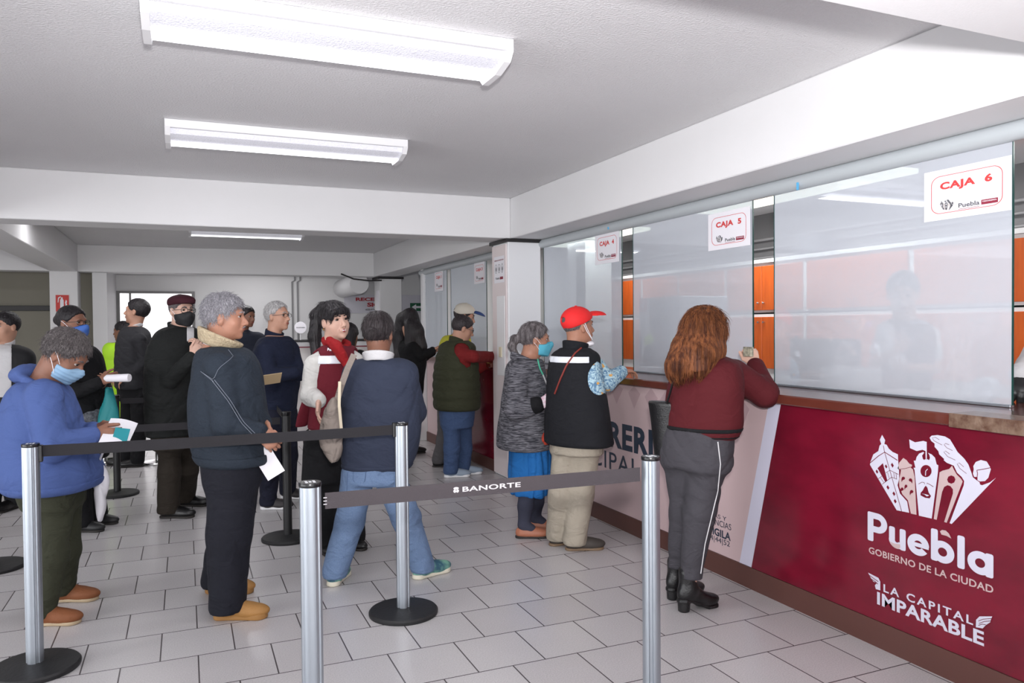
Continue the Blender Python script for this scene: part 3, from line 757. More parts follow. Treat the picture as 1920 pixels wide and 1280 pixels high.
M_LOGOD = mat('logo_dark', (78, 78, 84), rough=.6); M_LOGOG = mat('logo_grey', (190, 182, 180), rough=.6); M_TES = mat('maroon_print', (140, 40, 62), rough=.6)
def sheet_sign(x0, x1, ym, yt, yb, body, label, X=XG-.006, full=True):
    """paper sign taped on the glass; pixel left/right at mid height ym, top and bottom pixel at its left side"""
    ya = onp(x0, ym, 0, X)[1]; yb_ = onp(x1, ym, 0, X)[1]; zt = onp(x0, yt, 0, X)[2]; zb = onp(x0, yb, 0, X)[2]
    W_ = ya-yb_; H_ = zt-zb
    s = MB().box((X-.0008, yb_, zb), (X, ya, zt)).build('window_sign', M_PAPER, None)
    tag(s, label, 'sign', 'paper number signs on the glass')
    Q = lambda u, v, l=1: (X-.0012-.0005*l, ya-u*W_, zb+v*H_)
    # rounded red frame
    def rr(m, r):
        P = []
        for (cx, cy, a0) in ((1-m-r, 1-m*1.4-r*1.5, 0), (m+r, 1-m*1.4-r*1.5, 90), (m+r, m*1.4+r*1.5, 180), (1-m-r, m*1.4+r*1.5, 270)):
            for k in range(7):
                a = math.radians(a0+15*k); P.append(Q(cx+r*math.cos(a), cy+r*1.5*math.sin(a)))
        return P
    MB().poly(rr(.09, .11), [rr(.098, .104)], n=(-1, 0, 0)).build('sign_border', M_RED, s)
    write('lettering', body, Q(.20, .555), (0, -1, 0), (0, 0, 1), .60*W_, .19*H_, M_RED, s, .045, 1.1)
    if full:
        sc = .17*W_/1520.0
        def cvs(x, y, l): return (X-.0018-.0004*l, ya-.2*W_-(x-195)*sc, zb+.385*H_-(y-95)*sc)
        emblem('city_emblem', cvs, (M_LOGOD, M_LOGOG, M_PAPER), s)
        write('lettering', 'Puebla', Q(.42, .19), (0, -1, 0), (0, 0, 1), .24*W_, .085*H_, M_LOGOD, s, .02)
        MB().box((X-.0022, yb_+W_*.14, zb+H_*.18), (X-.0014, yb_+W_*.32, zb+H_*.27)).build('name_box', M_TES, s)
        write('lettering', 'TESORERÍA', (X-.0026, yb_+W_*.31, zb+H_*.225), (0, -1, 0), (0, 0, 1), .16*W_, .03*H_, M_PAPER, s, .02)
        MB().box((X-.0022, ya-W_*.66, zb+H_*.155), (X-.0014, ya-W_*.42, zb+H_*.163)).build('underline', M_TES, s)
    return s
sheet_sign(1733, 1897, 355, 325, 417, 'CAJA  6', 'large white paper sign reading CAJA 6 on the nearest glass pane')
sheet_sign(1328, 1407, 425, 403, 471, 'CAJA  5', 'white paper sign reading CAJA 5 on the glass above the woman in maroon')
sheet_sign(1116, 1161, 463, 441, 497, 'CAJA  4', 'white paper sign reading CAJA 4 on the glass beside the column')
sheet_sign(889, 909, 513, 494, 533, 'CAJA 3', 'small far paper sign reading CAJA 3, beyond the column')
sheet_sign(815, 831, 526, 508, 547, 'CAJA 1', 'smallest paper sign, reading CAJA 1, on the farthest glass pane')

# ------------------------------------------------------------------ office behind the glass
M_OR = mat('orange_wood', (196, 92, 30), rough=.42, noise=.6, nscale=5, rgb2=(178, 78, 24), stretch=(1, 6, .8))
M_OFW = paint('office_white', (226, 228, 228)); M_OGREY = paint('office_grey', (120, 120, 122))
XO = 5.5
struct('wall_office', MB().box((6.0, -3.2, 0), (6.1, 13.2, ZC)), M_OGREY)
struct('wall_office_end', MB().box((3.33, 11.2, 0), (6.0, 11.3, ZC)), M_OFW)
struct('wall_office_pillar', MB().box((4.9, 9.0, 0), (5.3, 9.5, ZC)), M_OFW)
seams = [9.75, 8.58, 7.77, 6.89, 5.71, 4.53, 3.35, 2.17, .99]
for i in range(len(seams)-1):
    y1, y0 = seams[i], seams[i+1]
    for (z0, z1, nm, knob_z, lab) in ((1.60, 2.11, 'wall_cabinet', 1.70, 'upper'), (1.0, 1.585, 'base_cabinet', 1.50, 'lower')):
        where = ['farthest from the camera', 'second from the far end', 'third from the far end', 'fourth from the far end', 'behind the gap by the window 5 sign', 'behind the far half of the nearest pane', 'behind the clerk in the vest', 'behind the right edge of the nearest pane'][i]
        t = empty(nm, ((XO+6)/2, (y0+y1)/2, z0 if lab == 'upper' else 0), '%s orange wooden office cabinet, %s' % (lab, where), 'cabinet', '%s row of orange office cabinets' % lab)
        fr = MB(); zz = 0.0 if lab == 'lower' else z0
        fr.box((XO+.02, y0+.001, zz), (5.99, y1-.001, z1)); fr.build('cabinet_body', M_OFW, t)
        ym = (y0+y1)/2
        for (a, b, kx) in ((y0+.03, ym-.003, ym-.04), (ym+.003, y1-.03, ym+.04)):
            d = MB().bbox((XO, a, z0+.025), (XO+.018, b, z1-.03), .003).build('door', M_OR, t)
            MB().lathe((XO, kx, knob_z), [(.006, 0), (.006, .012), (.012, .018), (.010, .026), (.002, .03)], 12, axis=(-1, 0, 0)).build('knob', M_CHROME, d, smooth=40)
        if lab == 'upper' : fr2 = MB().box((XO-.012, y0+.001, 2.112), (5.99, y1-.001, 2.15)).build('top_board', M_OFW, t)
for (y0, y1, w_) in ((0.2, 2.75, 'nearest'), (4.2, 6.6, 'middle'), (7.9, 10.1, 'farthest')):
    t = empty('office_lamp', (5.0, (y0+y1)/2, ZC), 'long bright fluorescent strip on the office ceiling, %s of three' % w_, 'ceiling light', 'lamps on the office ceiling')
    MB().bbox((4.8, y0, ZC-.05), (5.25, y1, ZC-.001), .004).build('housing', M_WHITEP, t)
    MB().bbox((4.83, y0+.02, ZC-.085), (5.22, y1-.02, ZC-.05), .01).build('diffuser', mat('office_lamp_glow', (250, 255, 238), emit=1.7), t)
for k, (z, r) in enumerate(((2.42, .016), (2.32, .012), (2.22, .012))):
    tag(MB().tube([(5.95, -1.5, z), (5.95, 10.8, z)], r, 10).build('wall_pipe', mat('grey_pipe', (150, 150, 152), rough=.4), None, smooth=40), '%s thin grey pipe running above the office cabinets' % ('top', 'middle', 'lowest')[k], 'pipe', 'pipes above the office cabinets')
tag(MB().bbox((5.6, 5.65, 2.151), (5.85, 5.95, 2.36), .01).build('storage_box', mat('dark_grey_box', (70, 72, 78)), None), 'dark grey box on top of the office cabinets by the open gap', 'box')
# desks
M_DESK = mat('grey_desk', (186, 188, 194), rough=.4)
dk = empty('office_desk', (3.95, 4.0, 0), 'long pale grey office desk behind the glass screens', 'desk')
MB().bbox((3.63, 3.55, .86), (4.1, 5.75, .90), .004).build('desk_top', M_DESK, dk)
for yy in (3.6, 5.6): MB().box((3.7, yy-.015, 0), (4.05, yy+.015, .86)).build('leg', M_DESK, dk)
def monitor(y, x, w_, label, rz=0.0, z=.90):
    t = empty('computer_monitor', (x, y, z), label, 'monitor', 'monitors on the office desk')
    MB().lathe((x, y, z), [(.12, 0), (.12, .01), (.03, .02)], 20).build('base', M_BLACK, t)
    MB().box((x-.02, y-.03, z+.015), (x+.02, y+.03, z+.2)).build('stand', M_BLACK, t)
    c, s = math.cos(rz), math.sin(rz); Mx = (((c, -s, 0), (s, c, 0), (0, 0, 1)), (x, y, z))
    MB().bbox((-.045, -w_/2, .17), (-.01, w_/2, .17+w_*.62), .008, M=Mx).build('screen_case', M_BLACK, t)
    MB().box((-.0095, -w_/2+.015, .185), (-.008, w_/2-.015, .155+w_*.62), M=Mx).build('screen', mat('screen_dark', (30, 34, 44), rough=.15), t)
    return t
monitor(3.90, 3.95, .50, 'black computer monitor seen through the nearest pane beside the clerk', .25, .90)
monitor(5.12, 3.85, .4, 'black monitor edge in the gap left of the window 4 sign', 1.2, .90)
monitor(7.75, 3.9, .36, 'black monitor beyond the column in the far screen gap', 1.2, .90)
dk2 = empty('office_desk', (3.98, 8.4, 0), 'pale grey desk behind the far counter', 'desk')
MB().bbox((3.66, 7.25, .86), (4.3, 9.6, .90), .004).build('desk_top', M_DESK, dk2)
for yy in (7.4, 9.4): MB().box((3.7, yy-.015, 0), (4.25, yy+.015, .86)).build('leg', M_DESK, dk2)
def papers(x, y, z, w_, l_, n, label, seed=0):
    rng = random.Random(seed); b = MB()
    for k in range(n):
        a = rng.uniform(-.12, .12); c, s = math.cos(a), math.sin(a)
        b.box((-w_/2, -l_/2, k*.0035), (w_/2, l_/2, k*.0035+.003), M=(((c, -s, 0), (s, c, 0), (0, 0, 1)), (x+rng.uniform(-.01, .01), y+rng.uniform(-.01, .01), z)))
    return tag(b.build('paper_stack', M_PAPER, None), label, 'papers')
papers(3.42, 3.62, 1.1145, .2, .26, 7, 'stack of white papers on the counter in the open gap')
papers(3.45, 2.75, 1.1145, .2, .5, 3, 'loose white papers behind the nearest pane by the clerk', 3)
papers(3.43, 5.22, 1.1145, .16, .2, 9, 'paper stack in the gap beside the man in the red cap', 5)
# tray rack, printer, tape roll
t = empty('tray_rack', (3.47, 4.45, 1.1145), 'clear stacked paper trays behind the window 5 pane', 'tray')
for k in range(3): MB().bbox((3.34, 4.2, 1.1145+k*.06), (3.6, 4.7, 1.1225+k*.06), .003).build('tray', mat('grey_tray', (150, 154, 162)), t)
for yy in (4.205, 4.69):
    MB().box((3.35, yy, 1.1145), (3.36, yy+.006, 1.27)).build('post', M_BLACK, t); MB().box((3.58, yy, 1.1145), (3.59, yy+.006, 1.27)).build('post', M_BLACK, t)
t = empty('receipt_printer', (3.45, 3.25, 1.1145), 'small white receipt printer behind the nearest pane', 'printer')
MB().bbox((3.36, 3.12, 1.1145), (3.58, 3.38, 1.23), .015).build('case', M_WHITEP, t); MB().bbox((3.38, 3.15, 1.231), (3.5, 3.35, 1.236), .001).build('lid', mat('grey_tray', (150, 154, 162)), t)
t = empty('tape_roll', (3.40, 2.42, 1.1145), 'white paper roll standing behind the nearest pane', 'paper roll')
MB().lathe((3.40, 2.42, 1.17), [(.02, 0), (.055, 0), (.055, .06), (.02, .06)], 28, axis=(1, 0, 0)).build('roll', M_PAPER, t, smooth=30)
tag(MB().tube([(3.5, 3.72, 1.1155), (3.5, 3.72, 1.3), (3.49, 3.70, 1.38), (3.46, 3.66, 1.40), (3.44, 3.62, 1.34), (3.43, 3.60, 1.2)], .011, 10).build('cable_loop', M_BLACK, None, smooth=40), 'black curved cable arching up in the open gap', 'cable')
tag(MB().bbox((4.2, 5.9, .0), (4.75, 6.6, 1.75), .01).build('office_cupboard', mat('grey_locker', (128, 130, 138)), None), 'tall grey cupboard behind the window 4 pane', 'cupboard')

# ------------------------------------------------------------------ far end of the hall
rc = empty('reception_counter', (1.7, 10.6, 0), 'white reception counter with black top at the far end of the hall', 'counter')
MB().box((.33, 10.4, 0), (2.6, 10.95, 1.24)).build('counter_body', mat('reception_white', (222, 218, 216), rough=.4), rc)
MB().bbox((.31, 10.36, 1.30), (2.62, 11.0, 1.325), .004).build('counter_top', M_BLACK, rc)
MB().box((.33, 10.38, 1.24), (2.6, 10.9, 1.30)).build('white_band', M_WHITEP, rc)
MB().box((.33, 10.39, 1.225), (2.6, 10.4, 1.24)).build('maroon_line', M_TES, rc)
t = empty('round_sign', (1.43, 10.6, 1.325), 'small round white sign standing on the reception counter', 'sign')
MB().lathe((1.43, 10.6, 1.49), [(.078, 0), (.08, .003), (.08, .009), (.078, .012)], 32, axis=(0, -1, 0)).build('disc', M_PAPER, t)
MB().tube([(1.43, 10.6, 1.325), (1.43, 10.6, 1.42)], .006, 8).build('stem', M_WHITEP, t)
write('lettering', 'RECEPCIÓN', (1.375, 10.586, 1.485), (1, 0, 0), (0, 0, 1), .11, .016, M_LOGOD, t, .02)
# banner, exit sign, extinguisher sign
x0, z1 = onp(645, 552, 1, YB-.01)[[0, 2]]; z0 = onp(645, 587, 1, YB-.01)[2]
bn = tag(MB().box((x0, YB-.012, z0), (x0+1.5, YB-.004, z1)).build('reception_banner', mat('banner_grey', (205, 203, 212), rough=.5), None), 'pale banner with red lettering on the far wall, partly behind a column', 'banner')
a = onp(667, 564, 1, YB-.013); b = onp(667, 556, 1, YB-.013)
write('lettering', 'RECEPCIÓN', a, (1, 0, 0), (0, 0, 1), .83, b[2]-a[2], mat('dark_red_print', (165, 40, 50)), bn, .05)
a = onp(688.5, 575, 1, YB-.013); b = onp(688.5, 567, 1, YB-.013)
write('lettering', 'SIC', a, (1, 0, 0), (0, 0, 1), .24, b[2]-a[2], MATS['dark_red_print'], bn, .05)
a = onp(685, 582, 1, YB-.013); b = onp(685, 578.5, 1, YB-.013)
write('lettering', '@Puebla', a, (1, 0, 0), (0, 0, 1), .4, b[2]-a[2], M_LOGOD, bn, .02)
q0 = onp(769, 583, 1, YB-.01); q1 = onp(803, 568, 1, YB-.01)
ex = tag(MB().box((q0[0], YB-.015, q0[2]), (q1[0], YB-.003, q1[2])).build('exit_arrow_sign', M_GREEN, None), 'green sign with a white left arrow on the far wall', 'sign')
xa, xb, zm = q0[0]+.03, q1[0]-.04, (q0[2]+q1[2])/2
MB().poly([(xa, YB-.016, zm), (xa+.09, YB-.016, zm-.055), (xa+.09, YB-.016, zm-.02), (xb, YB-.016, zm-.02), (xb, YB-.016, zm+.02), (xa+.09, YB-.016, zm+.02), (xa+.09, YB-.016, zm+.055)], n=(0, -1, 0)).build('arrow', M_PAPER, ex)
q0 = onp(105, 584, 1, 12.545); q1 = onp(129, 553, 1, 12.545)
es = tag(MB().box((q0[0], 12.54, q0[2]), (q1[0], 12.548, q1[2])).build('extinguisher_sign', mat('sign_red', (196, 46, 40), rough=.5), None), 'red fire extinguisher sign on the left column', 'sign')
W_, H_ = q1[0]-q0[0], q1[2]-q0[2]
e2 = MB(); S = lambda u, v: (q0[0]+u*W_, 12.5385, q0[2]+v*H_)
e2.poly([S(.33, .16), (S(.6, .16)), S(.6, .68), S(.53, .78), S(.53, .86), S(.40, .86), S(.40, .78), S(.33, .68)], n=(0, -1, 0))
e2.poly([S(.40, .86), S(.25, .80), S(.20, .55), S(.14, .55), S(.18, .84), S(.38, .93)], n=(0, -1, 0))
e2.poly([S(.70, .18), S(.88, .18), S(.88, .36), S(.82, .5), S(.86, .62), S(.78, .72), S(.70, .55), S(.74, .4)], n=(0, -1, 0))
e2.build('pictogram', M_PAPER, es)
# notice on the column
X = 2.8535
q0 = onp(930, 530, 0, X); q1 = onp(953, 480, 0, X)
nt_ = tag(MB().box((X-.001, 6.87, 1.91), (X, 7.13, 2.17)).build('hygiene_notice', M_PAPER, None), 'small notice with three round pictograms on the column side', 'sign')
b_ = MB(); r_ = MB()
for k in range(3):
    yy = 7.08-k*.08
    b_.poly([(X-.002, yy+.026*math.cos(a), 2.05+.045*math.sin(a)) for a in np.linspace(0, 6.283, 17)[:-1]], [[(X-.002, yy+.022*math.cos(a), 2.05+.04*math.sin(a)) for a in np.linspace(0, 6.283, 17)[:-1]]], n=(-1, 0, 0))
    b_.poly([(X-.002, yy+.010*math.cos(a)-.003, 2.045+.022*math.sin(a)) for a in np.linspace(0, 6.283, 9)[:-1]], n=(-1, 0, 0))
b_.build('pictogram', M_LOGOD, nt_)
write('lettering', 'MEDIDAS DE PREVENCIÓN', (X-.002, 7.115, 2.125), (0, -1, 0), (0, 0, 1), .23, .016, M_TES, nt_, .02)
write('lettering', 'Puebla', (X-.002, 7.09, 1.945), (0, -1, 0), (0, 0, 1), .1, .022, M_LOGOD, nt_, .02)
MB().box((X-.0022, 6.9, 1.942), (X-.0015, 6.98, 1.968)).build('name_box', M_TES, nt_)
# pipes, duct and wires by the far wall
for (px, k) in ((548, 'left'), (558, 'right')):
    q = onp(px, 560, 1, YB-.03)
    tag(MB().tube([(q[0], YB-.03, 1.1), (q[0], YB-.03, 2.33), (q[0]+.05, YB-.03, 2.36), (q[0]+.05, YB-.03, ZC)], .014, 8).build('conduit', mat('grey_conduit', (140, 140, 142)), None, smooth=40), 'thin grey vertical conduit on the far wall, %s of the pair' % k, 'pipe', 'conduits on the far wall')
tag(MB().lathe((2.72, 14.45, 2.22), [(.16, 0), (.17, .02), (.17, 1.5), (.16, 1.52)], 28, axis=(0, -1, 0)).build('air_duct', M_BEAM, None, smooth=40), 'thick white round duct under the ceiling near the far wall', 'duct')
tag(MB().tube([(2.35, 12.58, 2.36), (2.55, 12.56, 2.28), (2.8, 12.5, 2.25), (3.0, 12.5, 2.26)], .012, 8).build('cable', M_DARK, None, smooth=40), 'dark cable sagging beside the far column top', 'cable')
# ------------------------------------------------------------------ people
SKINS = {}
def skin(name, rgb):
    if name in MATS: return MATS[name]
    M = mat(name, rgb, rough=.5, noise=.5, nscale=14, rgb2=tuple(int(c*.9) for c in rgb), spec=.35)
    b = M.node_tree.nodes['Principled BSDF']; b.inputs['Subsurface Weight'].default_value = .06; b.inputs['Subsurface Radius'].default_value = (.6, .25, .15); b.inputs['Subsurface Scale'].default_value = .02
    return M
def hairmat(name, rgb, rgb2, st=(70, 70, 5), rough=.5):
    if name in MATS: return MATS[name]
    return mat(name, rgb, rough=rough, noise=.9, nscale=1.0*1, rgb2=rgb2, bump=.7, bscale=1.3, stretch=st, spec=.35)
SK_A = skin('tan_skin', (170, 122, 100)); SK_B = skin('light_tan_skin', (192, 146, 124)); SK_C = skin('brown_skin', (138, 96, 78)); SK_D = skin('pale_skin', (212, 172, 154))
H_GREY = hairmat('salt_pepper_hair', (112, 106, 106), (66, 60, 62), (230, 230, 60)); H_SILV = hairmat('silver_hair', (176, 174, 180), (116, 114, 122), (240, 240, 70)); H_WHITE = hairmat('white_hair', (196, 194, 194), (150, 148, 150), (90, 90, 14))
H_BLACK = hairmat('black_hair', (22, 19, 22), (38, 34, 38)); H_DK = hairmat('dark_hair', (36, 30, 32), (58, 52, 54)); H_BROWN = hairmat('chestnut_hair', (118, 72, 44), (64, 36, 26), (60, 60, 3.5))
H_GDK = hairmat('greying_dark_hair', (66, 60, 62), (118, 112, 114), (60, 60, 9))
M_EYEW = mat('eye_white', (186, 176, 170), rough=.4); M_EYED = mat('eye_dark', (30, 20, 16), rough=.3)
M_LIPS = mat('lips_brown', (150, 86, 74), rough=.45); M_LIPR = mat('lips_rose', (150, 50, 58), rough=.35)
M_BLKC = cloth('black_cloth', (17, 17, 20), fold=.4, rgb2=(28, 28, 32)); M_LEATHER = mat('black_leather', (13, 12, 14), rough=.35, bump=.2, bscale=120)
M_WCOT = cloth('white_cotton', (226, 224, 226), fold=.35, rgb2=(236, 236, 240))

class Head:
    def __init__(s, c, yaw, pitch=0, roll=0, k=1.0):
        cy, sy = math.cos(yaw), math.sin(yaw); cp, sp = math.cos(pitch), math.sin(pitch)
        s.F = np.array([cy*cp, sy*cp, sp]); L = np.array([-sy, cy, 0]); U = np.cross(s.F, L)
        s.S = L*math.cos(roll)+U*math.sin(roll); s.U = -L*math.sin(roll)+U*math.cos(roll); s.c = np.array(c, float); s.k = k
        s.M = np.array([s.F, s.S, s.U])
    def p(s, f, l, u): return s.c+(s.F*f+s.S*l+s.U*u)*s.k
    def e(s, f, l, u, r): return ell(s.p(f, l, u), np.array(r)*s.k, s.M)

def head_prims(H, neck, g=1.0, nose=1.0, neckr=.054, chub=1.0):
    k = H.k; p = H.p
    L = [(H.e(-.012, 0, .035, (.098, .077, .088)), 0, '+'), (H.e(.018, 0, -.025, (.072, .062*chub, .085)), .03, '+'), (H.e(.028, 0, -.072, (.052, .048*chub, .038)), .03, '+'),
         (H.e(.071, 0, -.098, (.018, .02, .016)), .022, '+'),
         (H.e(.052, .036*chub, -.03, (.024, .024, .026)), .02, '+'), (H.e(.052, -.036*chub, -.03, (.024, .024, .026)), .02, '+'),
         (cap(p(.084, -.030, .030), p(.084, .030, .030), .009*k), .02, '+'),
         (H.e(.100, .031, .009, (.0145, .017, .0095)), .010, '-'), (H.e(.100, -.031, .009, (.0145, .017, .0095)), .010, '-'),
         (cap(p(.088, 0, .012), p(.104+.006*nose, 0, -.028), .0085*k, .0125*k*nose), .012, '+'),
         (H.e(.096, .012, -.035, (.012, .008, .008)), .008, '+'), (H.e(.096, -.012, -.035, (.012, .008, .008)), .008, '+'),
         (H.e(.088, 0, -.060, (.012, .026, .014)), .012, '+')]
    for sd in (-1, 1):
        L += [(H.e(-.010, sd*.078, -.002, (.018, .009, .032)), .008, '+'), (H.e(-.004, sd*.089, .002, (.010, .007, .019)), .005, '-')]
    L += [(cap(H.p(-.03, 0, -.05), neck, neckr*g, (neckr+.006)*g), .035, '+')]
    return L

def eyes(H, parent, look=(0, 0), lidk=.50):
    for sd in (-1, 1):
        c = H.p(.0775, sd*.031, .009); r = .0130*H.k
        d = _n(H.F+H.S*look[0]+H.U*look[1]); t = np.cross(d, H.U); t = _n(t); u = np.cross(t, d)
        V = []; Fs = []; mi = []; N = 16; Rn = 9
        for i in range(Rn+1):
            th = math.pi*.55*i/Rn
            for j in range(N):
                ph = 2*math.pi*j/N; V.append(c+(d*math.cos(th)*.92+(t*math.cos(ph)+u*math.sin(ph)*(lidk if abs(math.sin(th)) > .0 else 1))*math.sin(th))*r)
        for i in range(Rn):
            for j in range(N):
                j2 = (j+1) % N; Fs.append((i*N+j, i*N+j2, (i+1)*N+j2, (i+1)*N+j)); mi.append(1 if i < 5 else 0)
        o = mk('eye', V, Fs, [M_EYEW, M_EYED], parent, smooth=True); o.data.polygons.foreach_set('material_index', mi)
        MB().tube([H.p(.082, sd*.0185, .010), H.p(.0895, sd*.025, .0155), H.p(.089, sd*.036, .0155), H.p(.079, sd*.045, .010)], [.0008*H.k, .0016*H.k, .0018*H.k, .0008*H.k], 6).build('eyelash', M_EYED, parent, smooth=60)
def brows(H, parent, mt, th=.0042, lift=0.0):
    for sd in (-1, 1):
        MB().tube([H.p(.0935, sd*.012, .030+lift), H.p(.0945, sd*.028, .036+lift), H.p(.084, sd*.048, .030+lift)], [th*H.k, th*1.1*H.k, th*.5*H.k], 8).build('eyebrow', mt, parent, smooth=60)
def glasses(H, parent, mt=None, w_=.026, h_=.018, th=.0018):
    mt = mt or M_BLACK
    g = MB()
    for sd in (-1, 1):
        P = []
        for i in range(20):
            a = 2*math.pi*i/20; x = np.sign(math.cos(a))*abs(math.cos(a))**.7*w_; y = np.sign(math.sin(a))*abs(math.sin(a))**.7*h_
            P.append(H.p(.104-abs(sd*.034+x)*.12, sd*.034+x, .008+y))
        g.tube(P, th*H.k, 6, closed=True)
        g.tube([H.p(.097, sd*.060, .014), H.p(.05, sd*.076, .012), H.p(-.01, sd*.081, .010), H.p(-.025, sd*.081, -.006)], th*H.k, 6)
    g.tube([H.p(.102, -.009, .012), H.p(.106, 0, .015), H.p(.102, .009, .012)], th*H.k, 6)
    return g.build('glasses', mt, parent, smooth=60)
def front_patch(G, name, mt, u0, u1, v0, v1, off=.006, prims=None, h=None):
    D = G['D']; cuts = [zslab(v0, v1, (u0+u1)/2, D), half(at(u0, v0, D), np.cross(ray(u0, v0), CU)*-1), half(at(u1, v0, D), np.cross(ray(u1, v0), CU)), half(at((u0+u1)/2, (v0+v1)/2, D+.02), cv(0, 0, 1))]
    return band(G, name, mt, prims or G['top_prims'], off, cuts, h)
def mask(H, hp, parent, mt, h, loops=True, pleat=0.0, top=-.004, bottom=-.118, loopc=None, puff=.007):
    fn0 = comb(hp[:-1]+[(zero, puff, 'o')])
    bulge = H.e(.062, 0, -.048, (.050, .052, .05))
    M0, c0, k0 = H.M.astype(np.float32), H.c.astype(np.float32), H.k
    def fn(P):
        q = (P-c0)@M0.T/k0
        d = fn0(P); b = bulge(P); hh = np.maximum(.03-np.abs(d-b), 0)/.03; d = np.minimum(d, b)-hh*hh*.03*.25
        if pleat: d = d+pleat*np.sin(q[:, 2]*330)
        top_line = top-(np.abs(q[:, 1])*.35)
        d = np.maximum(d, (q[:, 2]-top_line)); d = np.maximum(d, (bottom+np.abs(q[:, 1])*.25)-q[:, 2]); d = np.maximum(d, .018+.0*q[:, 1]-q[:, 0])
        return d
    lo = H.c-.14*H.k; hi = H.c+.16*H.k
    V, Fq = net(fn, h, lo, hi)
    o = mk('face_mask', V, Fq, mt, parent, smooth=True)
    if loops:
        g = MB()
        for sd in (-1, 1):
            g.tube([H.p(.03, sd*.072, -.022), H.p(.0, sd*.085, .012), H.p(-.016, sd*.088, .022)], .0016*k0, 6)
            g.tube([H.p(.03, sd*.068, -.075), H.p(.0, sd*.082, -.035), H.p(-.02, sd*.088, -.015)], .0016*k0, 6)
        g.build('ear_loop', loopc or M_PAPER, o)
    return o
def strands(H, amp=.0022, fr=70):
    M0, c0 = H.M.astype(np.float32), H.c.astype(np.float32)
    def fn(P):
        q = (P-c0)@M0.T
        a = np.arctan2(q[:, 1], q[:, 0]+.02); b = np.arctan2(q[:, 2], np.abs(q[:, 1])+.02)
        return (amp*(np.sin(a*fr*.5+np.sin(b*7)*2)+.7*np.sin(b*fr*.45+np.sin(a*9)*2))).astype(np.float32)
    return fn
def hair_prims(H, vol=1.0, hl=0.0, nape=-.052, side=0.0, amp=.002, fr=70, top=0.0):
    L = [(H.e(-.016, 0, .040+top*.5, (.104+.008*vol, .080+.007*vol, .092+.008*vol+top)), 0, '+'),
         (half(H.p(.060+hl, 0, .045), H.F*.80-H.U*.60), .012, '&'),
         (half(H.p(0, 0, nape), -H.U*.9+H.F*.35), .01, '&')]
    for sd in (-1, 1):
        L += [(H.e(.0, sd*.088, -.010-side, (.030, .022, .036)), .01, '-'), (H.e(.05, sd*.08, -.03, (.05, .05, .05)), .012, '-')]
    L += [(strands(H, amp, fr), 0, 'd')]
    return L
def strand_mesh(V, Fq, H, n, ln=.035, wd=.0011, down=.6, lift=.25, seed=1, jag=.5, region=None):
    """thin hair strips combed over the hair surface"""
    rng = np.random.default_rng(seed)
    fi = rng.integers(0, len(Fq), n*2); P = V[Fq[fi]]; c = P.mean(1); nn = np.cross(P[:, 2]-P[:, 0], P[:, 3]-P[:, 1]); nn /= np.linalg.norm(nn, axis=1)[:, None]+1e-9
    ok = (c-H.c)@H.U > -.30*H.k
    ok &= nn[:, 2] > -.55
    if region is not None: ok &= region(c)
    c = c[ok][:n]; nn = nn[ok][:n]; m_ = len(c)
    crown = H.p(-.03, 0, .14); d = (c-crown); d /= np.linalg.norm(d, axis=1)[:, None]+1e-9
    d = d*(1-down)-np.array([0, 0, 1.0])*down+rng.normal(0, .12*jag*2, (m_, 3)); d -= nn*(d*nn).sum(1)[:, None]; d /= np.linalg.norm(d, axis=1)[:, None]+1e-9
    sd = np.cross(nn, d); L = ln*H.k*rng.uniform(.6, 1.25, m_)[:, None]; w_ = wd*rng.uniform(.6, 1.3, m_)[:, None]; lf = lift*rng.uniform(.0, 1.0, m_)[:, None]
    pts = []
    for t, h_ in ((0, -.0015), (.35, .0018), (.7, .0022), (1, .0012)):
        pts.append(c+d*L*t+nn*(h_+lf*L*t*t*.35-(L*t)**2/.2))
    VV = []; 
    for i, p in enumerate(pts):
        ww = w_*(1, 1, .7, .15)[i]; VV += [p-sd*ww, p+sd*ww, p+nn*ww*.8]
    VV = np.stack(VV, 1).reshape(-1, 3); F = []
    b = np.arange(m_)*12
    for i in range(3):
        for (p_, q_) in ((0, 1), (1, 2), (2, 0)): F.append(np.stack([b+i*3+p_, b+i*3+q_, b+i*3+3+q_, b+i*3+3+p_], 1))
    return VV, np.concatenate(F)
def chain(pts, k=.02):
    """pts: (u, v, D, r) pixel places"""
    Q = [(at(u, v, D), r) for (u, v, D, r) in pts]; return [(cap(Q[i][0], Q[i+1][0], Q[i][1], Q[i+1][1]), k, '+') for i in range(len(Q)-1)]

